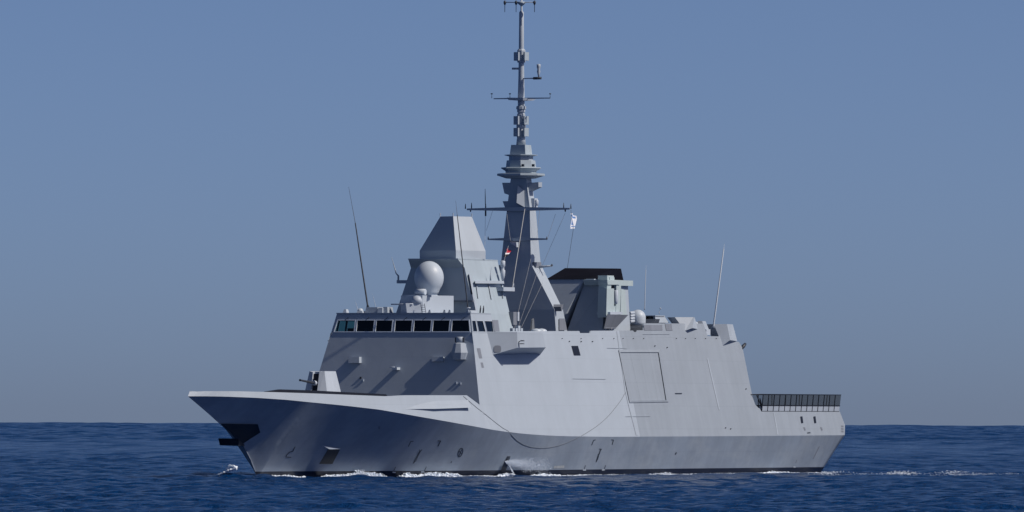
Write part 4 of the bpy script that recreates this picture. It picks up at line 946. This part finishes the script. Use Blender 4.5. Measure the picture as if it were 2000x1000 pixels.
# bow wave: a low hump curling out from the stem, and a ripple along the side
sx_, sp_ = x, -y
hump = .35*np.exp(-(((sx_-13.6)/2.4)**2+((sp_+1.0)/1.6)**2)) + .45*np.exp(-(((sx_-9.2)/1.6)**2+((sp_+.4)/1.8)**2)) + .55*np.exp(-(((sx_-15)/2.2)**2+((sp_-1.2)/1.2)**2))
hump += .35*np.exp(-((sx_-26)/3.5)**2-((sp_-6.5)/1.4)**2)+.3*np.exp(-((sx_-37)/3)**2-((sp_-8.3)/1.4)**2)
h += hump
zsea = h - Rg**2/(2*RE)
outside = np.ones_like(angs); 
nr, na = x.shape
verts = np.stack([x, y, zsea], -1).reshape(-1, 3)
idx = np.arange(nr*na).reshape(nr, na); nxt = np.roll(idx, -1, axis=1)
quads = np.stack([idx[:-1], nxt[:-1], nxt[1:], idx[1:]], -1).reshape(-1, 4)
me = bpy.data.meshes.new('sea'); me.vertices.add(len(verts)); me.vertices.foreach_set('co', verts.ravel().astype(np.float32))
me.loops.add(quads.size); me.loops.foreach_set('vertex_index', quads.ravel().astype(np.int32))
me.polygons.add(len(quads)); me.polygons.foreach_set('loop_start', np.arange(0, quads.size, 4, dtype=np.int32))
me.polygons.foreach_set('use_smooth', np.ones(len(quads), dtype=bool)); me.update(calc_edges=True); me.validate()
sea = bpy.data.objects.new('sea', me); COL.objects.link(sea); sea['kind'] = 'structure'
def sea_mat():
    m = bpy.data.materials.new('deep blue sea water'); m.use_nodes = True; n = m.node_tree.nodes; L = m.node_tree.links
    b = n['Principled BSDF']; b.inputs['Roughness'].default_value = .12; b.inputs['IOR'].default_value = 1.33; b.inputs['Specular IOR Level'].default_value = .12
    b.inputs['Base Color'].default_value = (.0015, .034, .132, 1)
    tc = n.new('ShaderNodeTexCoord'); nz = n.new('ShaderNodeTexNoise'); nz.inputs['Scale'].default_value = 1.1; nz.inputs['Detail'].default_value = 6; nz.inputs['Roughness'].default_value = .6
    L.new(tc.outputs['Object'], nz.inputs[0]); bp = n.new('ShaderNodeBump'); bp.inputs['Strength'].default_value = 1; bp.inputs['Distance'].default_value = .9
    n2 = n.new('ShaderNodeTexNoise'); n2.inputs['Scale'].default_value = .13; n2.inputs['Detail'].default_value = 3; L.new(tc.outputs['Object'], n2.inputs[0])
    b2 = n.new('ShaderNodeBump'); b2.inputs['Strength'].default_value = 1; b2.inputs['Distance'].default_value = .9; L.new(n2.outputs[0], b2.inputs['Height']); L.new(b2.outputs[0], bp.inputs['Normal'])
    L.new(nz.outputs[0], bp.inputs['Height']); L.new(bp.outputs[0], b.inputs['Normal']); return m
me.materials.append(sea_mat())

# ---------------------------------------------------------------- foam and spray: many small ragged clumps
ICO_V = []; _bm = bmesh.new(); bmesh.ops.create_icosphere(_bm, subdivisions=1, radius=1.0)
_bm.verts.ensure_lookup_table(); ICO_V = np.array([v.co[:] for v in _bm.verts]); ICO_F = np.array([[v.index for v in f.verts] for f in _bm.faces]); _bm.free()
def clumps(name, items, m, label=None, flat=.6):
    """items: (X, p, z, size)"""
    V, F = [], []; n0 = 0
    for X, p, z, s in items:
        sc_ = s*rng.uniform(.6, 1.3, 3)*np.array([1, 1, flat]); v = ICO_V*(1+rng.uniform(-.35, .35, (len(ICO_V), 1)))*sc_
        V.append(v+np.array([X, -p, z])); F.append(ICO_F+n0); n0 += len(ICO_V)
    V = np.concatenate(V); F = np.concatenate(F)
    me = bpy.data.meshes.new(name); me.from_pydata(V.tolist(), [], F.tolist()); me.materials.append(M[m]); me.polygons.foreach_set('use_smooth', np.ones(len(F), dtype=bool))
    o = bpy.data.objects.new(name, me); COL.objects.link(o); o['kind'] = 'stuff'
    if label: o['label'] = label; o['category'] = 'foam'
    return o
def wl_p(X): return hullp(0.0, X)
def wx(px, py=928, off=.6):
    X = 60.
    for _ in range(80): P = q(px, py, p=wl_p(X)+off); X = .5*X+.5*P[0]
    return X
items = []
def band(px0, px1, n, hmax, off0=.2, off1=1.4, s0=.05, s1=.19, shape=None, zb_=.02):
    A, B = wx(px0), wx(px1)
    for i_ in range(n*3):
        t = rng.uniform(); X = A+(B-A)*t; hh = hmax*(shape(t) if shape else math.sin(math.pi*t))
        hh *= .45+.55*abs(math.sin(X*2.3)*math.cos(X*.9+1)); z = zb_+hh*rng.uniform()**1.8; o = rng.uniform(off0, off1)
        items.append((X, wl_p(X)+o, z, (rng.uniform(s0, s1) if i_ % 5 == 0 else rng.uniform(.018, .075))*(1.15-.6*z/(hmax+.3))))
band(510, 590, 420, .30, .1, 1.0); band(630, 690, 380, .38, .2, 1.4); band(672, 742, 800, .95, .1, 1.4, .04, .16)
band(785, 812, 220, .55, .1, 1.0); band(805, 895, 800, .55, .2, 1.5); band(890, 975, 160, .14, .2, .9, .03, .08)
band(972, 1010, 300, .35, .2, 1.0); band(1038, 1085, 320, .25, .3, 1.3); band(1085, 1300, 190, .14, .2, .9, .03, .09); band(1115, 1170, 110, .12, .2, .9, .03, .09); band(1270, 1320, 110, .3, .2, .9, .03, .08); band(1300, 1600, 260, .16, .2, 1.0, .03, .09); band(1488, 1532, 190, .25, .4, 1.4)
# the curl of white water thrown ahead of the stem
for k in range(240):
    t = rng.uniform(); px = 425+37*t; P = q(px, 928-12*t-5*rng.uniform()*t, X=9.0+rng.uniform(-.4, .4)); items.append((P[0], P[1], P[2], rng.uniform(.04, .13)))
for k in range(110):
    t = rng.uniform(-1, 1); P = q(452+9*math.sin(t*1.6), 917-7*math.cos(t*1.6)+rng.normal(0, 1), X=9.0); items.append((P[0], P[1], P[2], rng.uniform(.05, .13)))
clumps('bow_wave_foam', items, 'foam')
items = []
def wake(px0, px1, py0, n, s0=.04, s1=.16, hmax=.3):
    for _ in range(n):
        t = rng.uniform(); px = px0+(px1-px0)*t; P = q(px, py0+rng.normal(0, 1.0), z=.05)
        sh = .35+.65*abs(math.sin(t*9+px0)); items.append((P[0]+rng.normal(0, 2), P[1]+rng.normal(0, .3), .05+hmax*sh*rng.uniform()**2, rng.uniform(s0, s1)))
wake(1602, 1632, 925, 300, .02, .07, .2); wake(1636, 1760, 926, 170, .015, .05, .1); wake(1757, 1768, 925, 260, .02, .08, .25); wake(1770, 1935, 926.5, 620, .015, .045, .12); wake(1850, 1872, 925, 260, .02, .07, .30); wake(1955, 1990, 926, 70, .015, .045, .12)
clumps('wake_foam', items, 'foam')
items = []
base = hp(987, 903, .1)
for k in range(5200):
    t = rng.beta(1.1, 1.9); px = 988+92*t; spread = 1.5+15*t**.7
    py = 903+12*t-4*t*t+rng.normal(0, 1)*spread*.55
    if rng.uniform() > 1.05-.75*t: continue
    P = q(px, min(py, 928), p=hullp(.3, 55)+.3+rng.uniform(-.1, .5)+.6*t); items.append((P[0], P[1], P[2], rng.uniform(.014, .042)))
for k in range(260):
    t = rng.uniform(); P = q(987+16*t+rng.normal(0, .6), 901+24*t**1.4, p=hullp(.3, 55)+.3+.5*t); items.append((P[0], P[1], P[2], rng.uniform(.02, .05)))
clumps('water_jet_spray', items, 'mist', flat=1.0)
